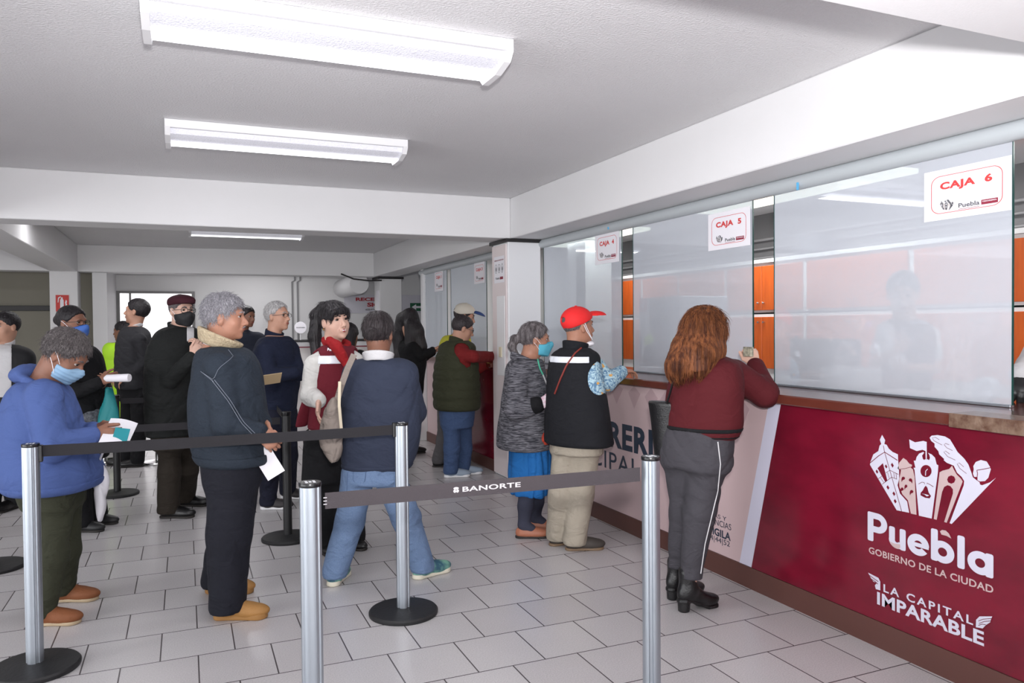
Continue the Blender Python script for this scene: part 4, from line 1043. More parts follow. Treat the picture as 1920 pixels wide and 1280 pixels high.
def hand_prims(Wp, d, n, curl=.5, side=1, k=1.0, thumb=.6, spread=.12, point=False):
    """Wp wrist, d hand direction, n palm normal, side +1/-1 places the thumb on d x n"""
    d = _n(d); n = _n(n-d*(np.dot(n, d))); t = np.cross(d, n)*side
    L = []; kn = Wp+d*.088*k
    L.append((cap(Wp-d*.03*k, Wp+d*.02*k, .024*k, .026*k, (n, 1.35)), .02, '+'))
    L.append((cap(Wp+d*.03*k+t*.006*k, Wp+d*.070*k+t*.003*k, .034*k, .036*k, (n, 2.4)), .018, '+'))
    lens = [(.036, .024, .018), (.042, .027, .020), (.039, .025, .019), (.030, .019, .016)]
    for i, ls in enumerate(lens):
        o = (1.5-i)*.0185*k; base = Wp+d*(.082-abs(1.2-i)*.004)*k+t*o
        a0 = curl*.75; fd = _n(d*math.cos(a0)+n*math.sin(a0)+t*(1.5-i)*spread*(1-curl*.6)); p = base; r = .0088*k if i < 3 else .0075*k
        ang = a0; L.append((cap(Wp+d*.045*k+t*o*.8, base, .010*k, r*1.05), .010, '+'))
        for j, l in enumerate(ls):
            q = p+fd*l*k*1.05; L.append((cap(p, q, r, r*.9), .003 if j else .006, '+')); p = q; r *= .9
            ang += curl*(1.0 if j == 0 else .7); fd = _n(d*math.cos(ang)+n*math.sin(ang)+t*(1.5-i)*spread*(1-curl))
    tb = Wp+d*.022*k+t*.026*k; t1 = _n(d*.62+t*.75*(1-thumb*.4)+n*.35*thumb); p = tb+t1*.040*k
    L.append((cap(tb, p, .015*k, .0115*k), .012, '+'))
    t2 = _n(d*.86+t*.3*(1-thumb)+n*.4*thumb); q = p+t2*.032*k; L.append((cap(p, q, .0108*k, .0098*k), .004, '+'))
    t3 = _n(d*.93+t*.05+n*.35*thumb); L.append((cap(q, q+t3*.025*k, .0096*k, .0085*k), .003, '+'))
    return L

def levels(rows, D, yaw, ratio=.68, shrink=0.0, fr=1.0, bk=1.0):
    out = []; Sx, Sy = -math.sin(yaw), math.cos(yaw); Fx, Fy = math.cos(yaw), math.sin(yaw); R2 = CR[:2]/np.linalg.norm(CR[:2])
    sS = abs(Sx*R2[0]+Sy*R2[1]); sF = abs(Fx*R2[0]+Fy*R2[1])
    for row in rows:
        v, uL, uR = row[:3]; dd = row[3] if len(row) > 3 else 0.0; rt = row[4] if len(row) > 4 else ratio
        c = at((uL+uR)/2, v, D+dd); w_ = (uR-uL)/2/F_PX*(D+dd)
        a = w_/math.sqrt(sS**2+(rt*sF)**2); b = a*rt
        out.append((c[2], c[0], c[1], max(a-shrink, .02), max(b*fr-shrink, .02), max(b*bk-shrink, .02)))
    return out
def shoe(parent, A, yaw, mt, sole_mt, L=.27, kind='shoe', h=.006, heel=0.0, name='shoe', scale=1.0, extra=None):
    s = scale; f = np.array([math.cos(yaw), math.sin(yaw), 0]); sd = np.array([-f[1], f[0], 0]); z = np.array([0, 0, 1.0]); A0 = np.array([A[0], A[1], 0.0])
    lift = lambda t: heel*max(0, 1-t/(.11*s))if t > 0 else heel
    P = lambda a, b, c: A0+f*a*s+sd*b*s+z*(c*s+lift(a*s))
    M = np.array([f, sd, z]); low = kind in ('flat',)
    pr = [(ell(P(.125, 0, .036), np.array((.080, .046, .034))*s, M), 0, '+'), (ell(P(-.005, 0, .045), np.array((.058, .037, .046))*s, M), .03, '+'),
          (cap(P(.10, 0, .042), P(.03, 0, .068 if not low else .045), .034*s, .034*s), .03, '+'), (cap(P(-.02, 0, .03), P(.14, 0, .03), .034*s, .040*s, (z, 1.3)), .02, '+')]
    if kind in ('boot', 'ankle'): pr += [(cap(P(0, 0, .07), P(-.003, 0, .15 if kind == 'boot' else .115), .046*s, .047*s), .03, '+')]
    elif kind != 'flat': pr += [(cap(P(.0, 0, .05), P(.0, 0, .085), .040*s, .038*s), .02, '+')]
    else: pr += [(ell(P(.02, 0, .075), np.array((.045, .026, .03))*s, M), .01, '-')]
    pr += [(half((0, 0, .014), (0, 0, -1)), 0, '&')]
    o = sculpt(name, pr, h, mt, parent)
    th = .028 if kind in ('boot', 'sneaker') else .018
    sp = [(cap(A0+f*(-.028)*s+z*(.008+heel), A0+f*.05*s+z*(.008+heel*.35), .038*s, .036*s, (z, .3)), 0, '+'), (cap(A0+f*.05*s+z*(.008+heel*.35), A0+f*.145*s+z*.008, .036*s, .049*s, (z, .3)), .01, '+'),
          (half((0, 0, th+heel), (0, 0, 1)), 0, '&'), (half((0, 0, 0), (0, 0, -1)), 0, '&')]
    if heel > 0:
        def slab(Pn, f=f.astype(np.float32), A0=A0.astype(np.float32)):
            t = (Pn-A0)@f; zl = heel*np.clip(1-t/(.11*s), 0, 1); zl = np.where(t < 0, heel, zl); return np.maximum(Pn[:, 2]-(zl+.016), (zl-.002)-Pn[:, 2])
        sp = sp[:2]+[(slab, 0, '&')]
        sculpt('heel', [(cap(A0+f*(-.028)*s+z*.0, A0+f*(-.026)*s+z*(heel+.02), .030*s, .036*s), 0, '+'), (half((0, 0, heel+.02), (0, 0, 1)), 0, '&'), (half((0, 0, 0), (0, 0, -1)), 0, '&')], h, sole_mt, o)
    sculpt('sole', sp, h, sole_mt, o)
    return o

def person(label, D, yaw, head, torso, arms=(), legs=(), skin_m=SK_A, h=.007, hc=.009, hair=None, hair_m=H_BLACK, top=None, bottom=None, shoes=None, ratio=.68, neck=None,
           group=None, body_extra=(), chub=1.0, nose=1.0, neckr=.054, lips=True, eye=True, brow=None, look=(0, 0), handk=1.0, strand=None):
    """head=(u,v,dd,yaw,pitch,roll,scale); torso=[(v,uL,uR[,dd])...]; arms=[dict(s=,e=,w=,...)] ; legs=[dict(h=,k=,a=,toe=)]"""
    u, v, dd, hy, hp_, hr, hk = head
    R = math.radians
    H = Head(at(u, v, D+dd), R(hy), R(hp_), R(hr), hk); yw = R(yaw)
    base = None
    if legs: base = np.mean([at(*l['a'][:2], D+l['a'][2])[:2] for l in legs], 0)
    else: c = at((torso[-1][1]+torso[-1][2])/2, torso[-1][0], D); base = c[:2]
    t = empty('person', (base[0], base[1], 0), label, 'person', group)
    neckp = at(neck[0], neck[1], D+(neck[2] if len(neck) > 2 else 0)) if neck else H.p(-.05, 0, -.15)
    hpr = head_prims(H, neckp, nose=nose, neckr=neckr, chub=chub)
    lv = levels(torso, D, yw, ratio)
    lvb = levels(torso, D, yw, ratio, shrink=.022)
    B = list(hpr)+[(loft(lvb, yw, .03), .04, '+')]
    armpts = []
    for a in arms:
        s_, e_, w_ = (at(q[0], q[1], D+q[2]) for q in (a['s'], a['e'], a['w'])); armpts.append((s_, e_, w_))
        sc = a.get('k', 1.0)
        B += [(cap(s_, e_, .040*sc, .034*sc), .03, '+'), (cap(e_, w_, .034*sc, .024*sc), .015, '+')]
        if a.get('hand', True):
            d = a.get('d'); d = _n(w_-e_) if d is None else cv(*d)
            n = cv(*a.get('n', (0, -1, 0)))
            B += hand_prims(w_, d, n, a.get('curl', .5), a.get('side', 1), a.get('hk', 1.0)*handk, a.get('thumb', .6), a.get('spread', .12))
    legpts = []
    for l in legs:
        h_, k_, a_ = (at(q[0], q[1], D+q[2]) for q in (l['h'], l['k'], l['a'])); a_ = np.array([a_[0], a_[1], .09]); legpts.append((h_, k_, a_))
        B += [(cap(h_, k_, .06, .045), .04, '+'), (cap(k_, a_, .045, .034), .02, '+')]
    B += list(body_extra)
    body = sculpt('body', B, h, skin_m, t)
    if hair is not None:
        hs = hair(H) if callable(hair) else hair
        hv, hf = net(comb(hs), h*.8)
        if strand:
            sv, sf = strand_mesh(hv, hf, H, **strand); hf = np.concatenate([hf, sf+len(hv)]); hv = np.concatenate([hv, sv])
        mk('hair', hv, hf, hair_m, t, smooth=True)
    if eye: eyes(H, t, look)
    if lips == 'smile':
        sculpt('lips', [(cap(H.p(.097, 0, -.066), H.p(.084, .026, -.056), .006, .004), 0, '+'), (cap(H.p(.097, 0, -.066), H.p(.084, -.026, -.056), .006, .004), .004, '+'), (cap(H.p(.0985, 0, -.055), H.p(.084, .026, -.054), .0045, .003), .001, '+'), (cap(H.p(.0985, 0, -.055), H.p(.084, -.026, -.054), .0045, .003), .001, '+')], .002, M_LIPR, t)
        sculpt('teeth', [(cap(H.p(.0975, -.008, -.0605), H.p(.0975, .008, -.0605), .0042), 0, '+'), (cap(H.p(.0975, 0, -.0605), H.p(.091, .017, -.058), .0038, .003), .002, '+'), (cap(H.p(.0975, 0, -.0605), H.p(.091, -.017, -.058), .0038, .003), .002, '+')], .002, M_PAPER, t)
    elif lips: sculpt('lips', [(H.e(.0955, 0, -.0565, (.007, .021, .0045)), 0, '+'), (H.e(.094, 0, -.0645, (.007, .018, .006)), .002, '+')], .0025, M_LIPR if lips == 'red' else M_LIPS, t)
    if brow is not None: brows(H, t, brow)
    G = dict(t=t, H=H, hp=hpr, lv=lv, yw=yw, arms=armpts, legs=legpts, D=D, body=body, neck=neckp, base=base, aspec=arms, hc=hc)
    if top: 
        nm, mt, sl, rad = top[0], top[1], top[2], top[3] if len(top) > 3 else (.066, .055, .045)
        G['top_prims'] = garment(G, sl, rad, frac=top[4] if len(top) > 4 else .94)
        G['top'] = sculpt(nm, G['top_prims']+([(wrinkle(.004, seed=u), 0, 'd')]), hc, mt, t)
    if bottom:
        nm, mt, rows, rad = bottom[:4]
        kk = bottom[4] if len(bottom) > 4 else .05
        q = []
        if rows: q.append((loft(levels(rows, D, yw, .78), yw, .02), 0, '+'))
        for i, (h_, k_, a_) in enumerate(legpts):
            q += [(cap(h_, k_, rad[0], rad[1]), kk if q else 0, '+'), (cap(k_, a_+np.array([0, 0, -.02]), rad[1], rad[2]), .03, '+')]
        q += [(half((0, 0, bottom[5] if len(bottom) > 5 else .035), (0, 0, -1)), .006, '&'), (wrinkle(.004, (8, 8, 13), seed=v), 0, 'd')]
        G['bottom_prims'] = q
        G['bottom'] = sculpt(nm, q, hc, mt, t)
    if shoes:
        for i, (h_, k_, a_) in enumerate(legpts):
            kw = dict(shoes); kw.update(legs[i].get('shoe', {})); shoe(t, a_, R(legs[i]['toe']), h=h*.9, **kw)
    return G
def garment(G, sl=True, rad=(.066, .055, .045), rows=None, frac=.94, extra=()):
    lv = G['lv'] if rows is None else levels(rows, G['D'], G['yw'])
    q = [(loft(lv, G['yw'], .025), 0, '+')]
    if sl:
        for (s_, e_, w_) in G['arms']:
            w2 = e_+(w_-e_)*frac
            q += [(cap(G['neck']-np.array([0, 0, .035]), s_+np.array([0, 0, .0]), .048, rad[0]*.9), .05, '+')]
        for (s_, e_, w_) in G['arms']:
            w2 = e_+(w_-e_)*frac
            q += [(cap(s_, e_, rad[0], rad[1]), .016, '+'), (cap(e_, w2, rad[1], rad[2]), .016, '+')]
    return q+list(extra)
def zslab(v0, v1, u, D):
    z1 = at(u, v0, D)[2]; z0 = at(u, v1, D)[2]
    def fn(P): return np.maximum(P[:, 2]-z1, z0-P[:, 2])
    return fn
def band(G, name, mt, prims, off, cuts, h=None):
    """a thin layer over a garment, kept only inside the cuts"""
    return sculpt(name, list(prims)+[(zero, off, 'o')]+[(c, 0, '&') for c in cuts], h or G['hc']*.7, mt, G['t'])
def ring(c, axis, r, hh, t, flare=0.0, sq=1.0, sqax=(1, 0, 0)):
    c = np.array(c, np.float32); ax = np.array(_n(axis), np.float32); qa = np.array(_n(sqax), np.float32)
    def fn(P):
        q = P-c; z = q@ax; v = q-np.outer(z, ax); v = v+np.outer(v@qa, qa)*(1/sq-1)
        d = np.abs(np.sqrt((v*v).sum(1))-(r+flare*z)); a = d-t; b = np.abs(z)-hh; m = min(t, hh)*.9
        return np.minimum(np.maximum(a+m, b+m), 0)+np.sqrt(np.maximum(a+m, 0)**2+np.maximum(b+m, 0)**2)-m
    R = r+t+hh+abs(flare)*hh+.02; fn.lo = c-R; fn.hi = c+R
    return fn
def collar(G, name, mt, r=.07, hh=.03, t=.008, flare=.2, tilt=.35, off=(0, 0, 0), h=.006, opening=0.0, par=None, sq=1.0):
    H = G['H']; yw = G['yw']; f = np.array([math.cos(yw), math.sin(yw), 0]); c = G['neck']*.6+H.p(-.035, 0, -.10)*.4+f*off[0]+np.array([-f[1], f[0], 0])*off[1]+np.array([0, 0, off[2]])
    ax = _n(np.array([0, 0, 1.0])+f*tilt)
    pr = [(ring(c, ax, r, hh, t, flare, sq, f), 0, '+')]
    if opening: pr.append((cap(c+f*r*1.0-ax*hh*1.2, c+f*r*1.25+ax*hh*1.2, opening*.35, opening), .01, '-'))
    return sculpt(name, pr, h, mt, par or G['t'])
# ------------------------------------------------------------------ the people of the photo
YR = -23.1     # heading of someone seen in exact right-facing profile
def CUT(fn, k=0.0): return (fn, k, '&')
def sub(fn, k=.01): return (fn, k, '-')

# --- person in the blue hoodie, far left
M_HOOD = cloth('blue_fleece', (80, 102, 164), fold=.5, rgb2=(92, 114, 174)); M_OLIVE_T = cloth('olive_trousers', (58, 60, 46), fold=.5, rgb2=(72, 74, 58))
M_MASKB = mat('light_blue_mask', (134, 168, 198), rough=.7); M_TANSH = mat('tan_suede', (122, 70, 36), rough=.7, bump=.2, bscale=200); M_SOLE = mat('pale_sole', (176, 156, 128), rough=.7)
M_SOLED = mat('dark_sole', (40, 36, 34), rough=.7)
G = person('person in a blue hoodie and surgical mask looking down at papers, far left', 3.95, YR+5,
    (122, 668, 0, YR+3, -36, 0, 1.03), [(712, 40, 112), (735, 22, 128), (770, 12, 140), (810, 10, 150), (850, 13, 168), (885, 14, 184), (914, 24, 180)],
    arms=[dict(s=(82, 742, -.15), e=(98, 838, -.20), w=(176, 816, -.10), n=(.1, -.1, 1), curl=.75, side=1, thumb=.8, d=(1, .0, .1)),
          dict(s=(92, 738, .17), e=(128, 826, .18), w=(180, 806, .05), n=(-.1, -.2, -1), curl=.7, side=-1, d=(1, -.12, -.1))],
    legs=[dict(h=(100, 925, -.09), k=(98, 1040, -.09), a=(78, 1150, -.08), toe=YR+6), dict(h=(118, 920, .10), k=(122, 1030, .14), a=(118, 1130, .26), toe=YR+4)],
    skin_m=SK_C, h=.0055, hair=lambda H: hair_prims(H, 1.3, hl=.004, nape=-.075, amp=.0028), hair_m=H_GREY, neck=(78, 722, 0), ratio=.80, strand=dict(n=2600, ln=.03, down=.45),
    top=('hoodie', M_HOOD, True, (.088, .078, .052)), bottom=('trousers', M_OLIVE_T, [(900, 35, 150), (950, 50, 150)], (.095, .074, .064)),
    shoes=dict(mt=M_TANSH, sole_mt=M_SOLE, kind='ankle', scale=.97), brow=H_GREY, neckr=.060, lips=False, chub=1.08)
H, t = G['H'], G['t']
hc_ = at(72, 716, 3.95)
sculpt('hood', [(ell(at(50, 700, 3.97), (.070, .10, .05), H.M*0+np.array([cv(1, .4, 0), cv(0, 0, 1), cv(-.4, 1, 0)])), 0, '+'), (ring(at(78, 715, 3.95), cv(.45, 1, 0), .093, .022, .026, .1), .04, '+'), (wrinkle(.004, (14, 14, 20)), 0, 'd')], .007, M_HOOD, t)
sculpt('hem_band', G['top_prims']+[(zero, .004, 'o'), CUT(zslab(898, 920, 110, 3.95)), (wrinkle(.003), 0, 'd')], .008, M_HOOD, t)
mask(H, G['hp'], t, M_MASKB, .0045, pleat=.0014, bottom=-.115)
for (s_, e_, w_) in G['arms']:
    d = _n(w_-e_); sculpt('cuff', [(cap(e_+(w_-e_)*.86, e_+(w_-e_)*.97, .050, .043), 0, '+')], .006, M_HOOD, t)
w_ = G['arms'][0][2]; d = _n(w_-G['arms'][0][1])
MB().tube([w_+d*.02+(np.cross(d, [0, 0, 1])*math.cos(a)+np.array([0, 0, 1])*math.sin(a))*.031 for a in np.linspace(0, 6.0, 20)], .004, 8, closed=True).build('bracelet', mat('coral_band', (206, 84, 96)), t)
l = G['legs'][0]
def leg_stripe(G, i, side, w0, mt, r, name='side_stripe', z1=None):
    h_, k_, a_ = G['legs'][i]; R_ = [np.array(side)*rr for rr in r]
    P = [h_+R_[0], (h_+k_)/2+(R_[0]+R_[1])/2, k_+R_[1], (k_+a_)/2+(R_[1]+R_[2])/2, a_+R_[2]]
    MB().tube(P, w0, 8).build(name, mt, G['t'], smooth=60)
leg_stripe(G, 0, cv(-.25, 0, -1), .007, M_WCOT, (.098, .078, .070))
# papers and phone in the hands, bag on the wrist
def sheet(name, c, du, dv, w_, h_, mt, label, cat, parent=None, th=.0012, bend=0.0):
    c = np.array(c); du = _n(du); dv = _n(dv-du*(np.dot(du, dv))) if not isinstance(dv, tuple) else _n(np.array(dv)-du*(np.dot(du, dv))); n = np.cross(du, dv); V = []; Fs = []; N = 8
    for k in range(N+1):
        x = (k/N-.5)*w_; bz = bend*math.sin(math.pi*k/N)
        for (y, zz) in ((-h_/2, -th), (h_/2, -th), (h_/2, th), (-h_/2, th)): V.append(c+du*x+dv*y+n*(zz+bz))
    for k in range(N):
        for j in range(4): Fs.append((k*4+j, k*4+(j+1) % 4, k*4+4+(j+1) % 4, k*4+4+j))
    Fs += [(3, 2, 1, 0), (N*4, N*4+1, N*4+2, N*4+3)]
    o = MB().add(V, Fs).build(name, mt, parent, smooth=40)
    if label: tag(o, label, cat)
    return o
M_TEAL = mat('teal_print', (24, 128, 138), rough=.4)
sheet('folded_papers', at(222, 812, 3.88), cv(1, -.25, .3), cv(.2, .5, 1), .13, .20, M_PAPER, 'folded white papers held by the person in the blue hoodie', 'papers', bend=.01)
sheet('teal_card', at(225, 822, 3.84), cv(1, -.15, .2), cv(.2, .9, .5), .07, .11, M_TEAL, 'teal booklet held in front of the white papers by the hoodie wearer', 'booklet')
def bag(name, rows, D, dd_r, mt, label, cat='bag', amp=.006, k=.05, h=.008, handle=None):
    """soft bag: rows (v, uL, uR), flat depth dd_r"""
    L = [];
    for (v, a, b) in rows:
        c = at((a+b)/2, v, D); w_ = (b-a)/2/F_PX*D; L.append((c[2], c[0], c[1], w_, dd_r, dd_r))
    t = empty(name, (L[-1][1], L[-1][2], min(x[0] for x in L)), label, cat)
    sculpt('pouch', [(loft(L, math.atan2(CF[1], CF[0]), .01), 0, '+'), (wrinkle(amp, (22, 22, 14), seed=rows[0][0]), 0, 'd')], h, mt, t)
    if handle: MB().tube([at(*p) for p in handle], .006, 8).build('handle', mt, t, smooth=60)
    return t
M_PLAS = mat('white_plastic_bag', (216, 214, 220), rough=.35)
bag('plastic_bag', [(866, 176, 190), (885, 170, 202), (905, 174, 206), (930, 178, 202), (955, 180, 196), (980, 184, 190)], 4.05, .03, M_PLAS, 'thin white plastic bag hanging beside the blue hoodie', handle=[(196, 822, 3.98), (192, 850, 4.0), (184, 870, 4.05)])

# --- dark suited man at the left edge
G = person('man in a black suit and white shirt at the left edge of the photo', 6.3, -118,
    (10, 614, 0, -128, 0, 0, 1.0), [(648, -24, 40), (662, -44, 60), (700, -46, 64), (745, -38, 58), (800, -36, 52), (850, -30, 40)],
    arms=[dict(s=(48, 672, .0), e=(58, 740, .05), w=(52, 800, .0), n=(-1, 0, 0)), dict(s=(-30, 672, .0), e=(-42, 740, .05), w=(-36, 800, 0), n=(1, 0, 0))],
    legs=[dict(h=(-12, 790, 0), k=(-12, 868, 0), a=(-14, 930, .0), toe=-110), dict(h=(18, 790, 0), k=(20, 868, 0), a=(24, 925, .1), toe=-120)],
    skin_m=SK_B, h=.008, hair=lambda H: hair_prims(H, .8, nape=-.055), hair_m=H_BLACK, neck=(6, 648, 0), brow=H_BLACK,
    top=('jacket', mat('suit_black', (20, 20, 24), rough=.8, bump=.3, bscale=8), True, (.062, .052, .044)), bottom=('trousers', MATS['suit_black'], [(770, -30, 40), (810, -30, 40)], (.09, .07, .06)),
    shoes=dict(mt=M_LEATHER, sole_mt=M_SOLED, kind='shoe'), ratio=.62)
front_patch(G, 'shirt_front', M_WCOT, -12, 22, 645, 742)
collar(G, 'shirt_collar', M_WCOT, r=.062, hh=.02, t=.006, flare=.2, tilt=.35)

# --- woman in black with glasses and blue mask
M_MASKR = mat('royal_blue_mask', (62, 104, 182), rough=.7)
G = person('person in black with glasses and blue mask holding a rolled paper, behind the hoodie wearer', 5.75, YR-8,
    (136, 607, 0, YR-14, 0, 0, 1.03), [(648, 108, 168), (668, 96, 182), (705, 96, 190), (745, 100, 202), (778, 106, 204)],
    arms=[dict(s=(120, 675, -.17), e=(138, 738, -.22), w=(188, 716, -.22), n=(0, -.2, 1), curl=.8, side=1), dict(s=(150, 675, .17), e=(172, 742, .15), w=(192, 722, -.05), n=(0, .6, -1), curl=.7, side=-1)],
    legs=[dict(h=(140, 800, -.09), k=(145, 885, -.09), a=(150, 972, -.1), toe=YR), dict(h=(165, 800, .09), k=(170, 885, .1), a=(178, 965, .12), toe=YR)],
    skin_m=SK_C, h=.0065, hair=lambda H: hair_prims(H, .8, hl=-.004, nape=-.05, amp=.001)+[(H.e(-.12, 0, .03, (.035, .04, .04)), .02, '+')], hair_m=H_BLACK, neck=(124, 655, 0), ratio=.75,
    top=('jacket', M_BLKC, True, (.062, .055, .046)), bottom=('trousers', M_BLKC, [(768, 112, 202), (810, 112, 200), (860, 118, 196)], (.10, .085, .09)),
    shoes=dict(mt=M_BLACK, sole_mt=M_SOLED, kind='shoe', scale=.9), lips=False)
mask(G['H'], G['hp'], G['t'], M_MASKR, .005, puff=.014); glasses(G['H'], G['t'])
band(G, 'shirt_hem', mat('grey_check', (118, 120, 126), noise=.9, nscale=60, rgb2=(60, 62, 70)), [(loft(levels([(764, 112, 203), (788, 112, 206)], 5.75, G['yw'], .75), G['yw'], .01), 0, '+')], .004, [zslab(764, 790, 160, 5.75)])
a = at(196, 709, 5.52); b = at(243, 708, 5.5)
o = MB().lathe(a, [(.012, 0), (.026, .02), (.029, np.linalg.norm(b-a)-.01), (.027, np.linalg.norm(b-a))], 20, axis=b-a).build('rolled_paper', M_PAPER, None, smooth=50)
tag(o, 'rolled white paper held out by the person in the blue mask', 'papers')
bag('teal_bag', [(725, 200, 210), (745, 195, 214), (770, 186, 222), (795, 183, 226)], 5.62, .035, mat('teal_fabric', (18, 122, 126), rough=.6), 'teal bag hanging from the hand of the person in the blue mask')

# --- man in dark jacket by the doorway, neon vest behind him
M_JACK = cloth('charcoal_jacket', (46, 46, 50), fold=.4)
G = person('man in a dark jacket seen from behind near the bright doorway', 8.4, 178,
    (256, 585, 0, 160, 8, 0, 1.12), [(612, 232, 268), (628, 222, 282), (665, 216, 284), (705, 216, 284), (728, 218, 284)],
    arms=[dict(s=(262, 637, -.2), e=(272, 680, -.18), w=(240, 705, -.2), n=(0, -1, 0)), dict(s=(240, 637, .2), e=(232, 680, .2), w=(220, 700, .1), n=(0, -1, 0))],
    legs=[dict(h=(262, 740, -.1), k=(260, 800, -.1), a=(258, 852, -.1), toe=170), dict(h=(244, 740, .1), k=(240, 800, .1), a=(234, 856, 0), toe=160)],
    skin_m=SK_B, h=.009, hair=lambda H: hair_prims(H, .9, nape=-.06), hair_m=H_BLACK, neck=(254, 615, 0), ratio=.72,
    top=('jacket', M_JACK, True, (.068, .058, .048)), bottom=('trousers', M_BLKC, [(718, 220, 282), (750, 222, 282)], (.095, .078, .07)), shoes=dict(mt=M_LEATHER, sole_mt=M_SOLED, kind='shoe'))
collar(G, 'shirt_collar', M_WCOT, r=.06, hh=.02, t=.006)
M_NEON = mat('neon_vest', (176, 230, 40), rough=.6, bump=.2, bscale=8)
G = person('person in a neon yellow vest half hidden by the man in the dark jacket', 9.6, 150,
    (229, 622, 0, 150, 0, 0, 1.0), [(642, 205, 246), (655, 200, 252), (690, 202, 250), (740, 204, 250), (780, 206, 250)],
    arms=[dict(s=(208, 658, 0), e=(204, 700, 0), w=(206, 740, 0), hand=True, n=(1, 0, 0))],
    legs=[dict(h=(216, 790, 0), k=(216, 815, 0), a=(216, 838, 0), toe=150), dict(h=(238, 790, 0), k=(238, 815, 0), a=(240, 838, 0), toe=150)],
    skin_m=SK_C, h=.011, hair=lambda H: hair_prims(H, .9), hair_m=H_BLACK, top=('vest', M_NEON, False), bottom=('trousers', M_BLKC, [(740, 206, 250), (790, 208, 248)], (.09, .07, .06)), shoes=dict(mt=M_LEATHER, sole_mt=M_SOLED), hc=.012)

# --- man in maroon flat cap
M_COAT = cloth('black_overcoat', (28, 30, 30), fold=.45, rgb2=(40, 42, 42)); M_BRNT = cloth('dark_brown_trousers', (44, 38, 32), fold=.4)
G = person('man in a maroon flat cap, black mask and long black coat', 6.1, YR-22,
    (341, 584, 0, YR-38, 0, 0, 1.02), [(612, 314, 358), (626, 298, 372), (660, 286, 384), (710, 282, 380), (770, 282, 376), (815, 284, 372)],
    arms=[dict(s=(312, 640, -.14), e=(318, 712, -.22), w=(362, 668, -.30), n=(-.2, -.2, 1), curl=.8, side=1, d=(.5, .8, 0)), dict(s=(368, 640, .12), e=(384, 705, .05), w=(376, 662, -.2), n=(-1, 0, .3), curl=.7, side=-1, d=(-.3, 1, 0))],
    legs=[dict(h=(316, 800, -.05), k=(318, 885, -.05), a=(316, 958, -.05), toe=YR), dict(h=(350, 800, .1), k=(352, 880, .15), a=(346, 940, .35), toe=YR-4)],
    skin_m=SK_D, h=.0065, hair=lambda H: hair_prims(H, .5, nape=-.06), hair_m=H_GREY, neck=(334, 618, 0), ratio=.72,
    top=('coat', M_COAT, True, (.076, .066, .055)), bottom=('trousers', M_BRNT, [(795, 290, 368), (840, 292, 366)], (.095, .082, .088)), shoes=dict(mt=M_LEATHER, sole_mt=M_SOLED, kind='shoe', scale=1.05), lips=False, brow=H_GREY)
H, t = G['H'], G['t']
mask(H, G['hp'], t, mat('black_mask', (22, 22, 26), rough=.7), .005, puff=.012, top=.002)
glasses(H, t, w_=.025, h_=.019, th=.0022)
M_CAPM = cloth('maroon_wool', (64, 26, 36), fold=.2)
sculpt('flat_cap', [(H.e(.0, 0, .085, (.122, .094, .048)), 0, '+'), (H.e(-.03, 0, .062, (.09, .088, .040)), .03, '+'), (H.e(.095, 0, .062, (.040, .062, .010)), .015, '+'), (half(H.p(0, 0, .048), -H.U+H.F*.12), .006, '&')], .006, M_CAPM, t)
front_patch(G, 'shirt_front', M_WCOT, 350, 364, 606, 640)
collar(G, 'coat_collar', M_COAT, r=.074, hh=.028, t=.011, flare=.3, tilt=.3, opening=.05)
collar(G, 'shirt_collar', M_WCOT, r=.060, hh=.022, t=.006, tilt=.4)

# --- man in denim jacket
def denim(name, a, b): return cloth(name, a, fold=.55, rgb2=b, noise=.8)
M_DENJ = denim('dark_denim', (31, 38, 48), (45, 54, 66)); M_SHERPA = mat('cream_sherpa', (190, 174, 146), rough=.95, bump=1.0, bscale=110, noise=.6, nscale=70, rgb2=(158, 142, 116)); M_NVT = cloth('navy_black_trousers', (24, 25, 34), fold=.4)
M_YBOOT = mat('wheat_leather', (154, 110, 56), rough=.6, bump=.2, bscale=150)
G = person('grey haired man in a dark denim jacket with cream collar behind the belt', 4.0, YR+16,
    (423, 597, 0, YR+8, 0, 0, .93), [(652, 372, 462), (672, 364, 480), (705, 360, 492), (750, 356, 498), (800, 357, 504), (840, 362, 508), (866, 374, 512)],
    arms=[dict(s=(412, 690, -.17), e=(424, 796, -.22), w=(486, 812, -.17), n=(.1, -.5, 1), curl=.85, side=1, d=(.7, -.6, .1), thumb=.8), dict(s=(440, 690, .18), e=(462, 785, .17), w=(492, 792, .0), n=(-.3, -.6, -1), curl=.8, side=-1, d=(.6, -.7, -.4))],
    legs=[dict(h=(434, 885, -.06), k=(430, 1000, -.07), a=(426, 1140, -.07), toe=YR+3), dict(h=(444, 880, .10), k=(434, 990, .16), a=(408, 1105, .32), toe=YR-2)],
    skin_m=SK_A, h=.0052, hair=lambda H: hair_prims(H, 1.2, hl=-.002, nape=-.075, amp=.0035, fr=60, top=.004), hair_m=H_SILV, neck=(406, 652, 0), ratio=.82, nose=1.15, strand=dict(n=3200, ln=.032, down=.25, lift=.6, jag=.9),
    top=('jacket', M_DENJ, True, (.080, .070, .056)), bottom=('trousers', M_NVT, [(850, 380, 496), (885, 384, 490), (905, 388, 486)], (.124, .110, .092), .08),
    shoes=dict(mt=M_YBOOT, sole_mt=mat('gum_sole', (150, 108, 58), rough=.7), kind='boot', scale=1.05), brow=H_SILV, neckr=.06, chub=1.04)
H, t = G['H'], G['t']
MB().tube([H.p(.094, .022, -.056), H.p(.103, .010, -.047), H.p(.105, 0, -.046), H.p(.103, -.010, -.047), H.p(.094, -.022, -.056)], [.002, .004, .004, .004, .002], 8).build('moustache', mat('grey_moustache', (120, 114, 114), rough=.9), t, smooth=60)
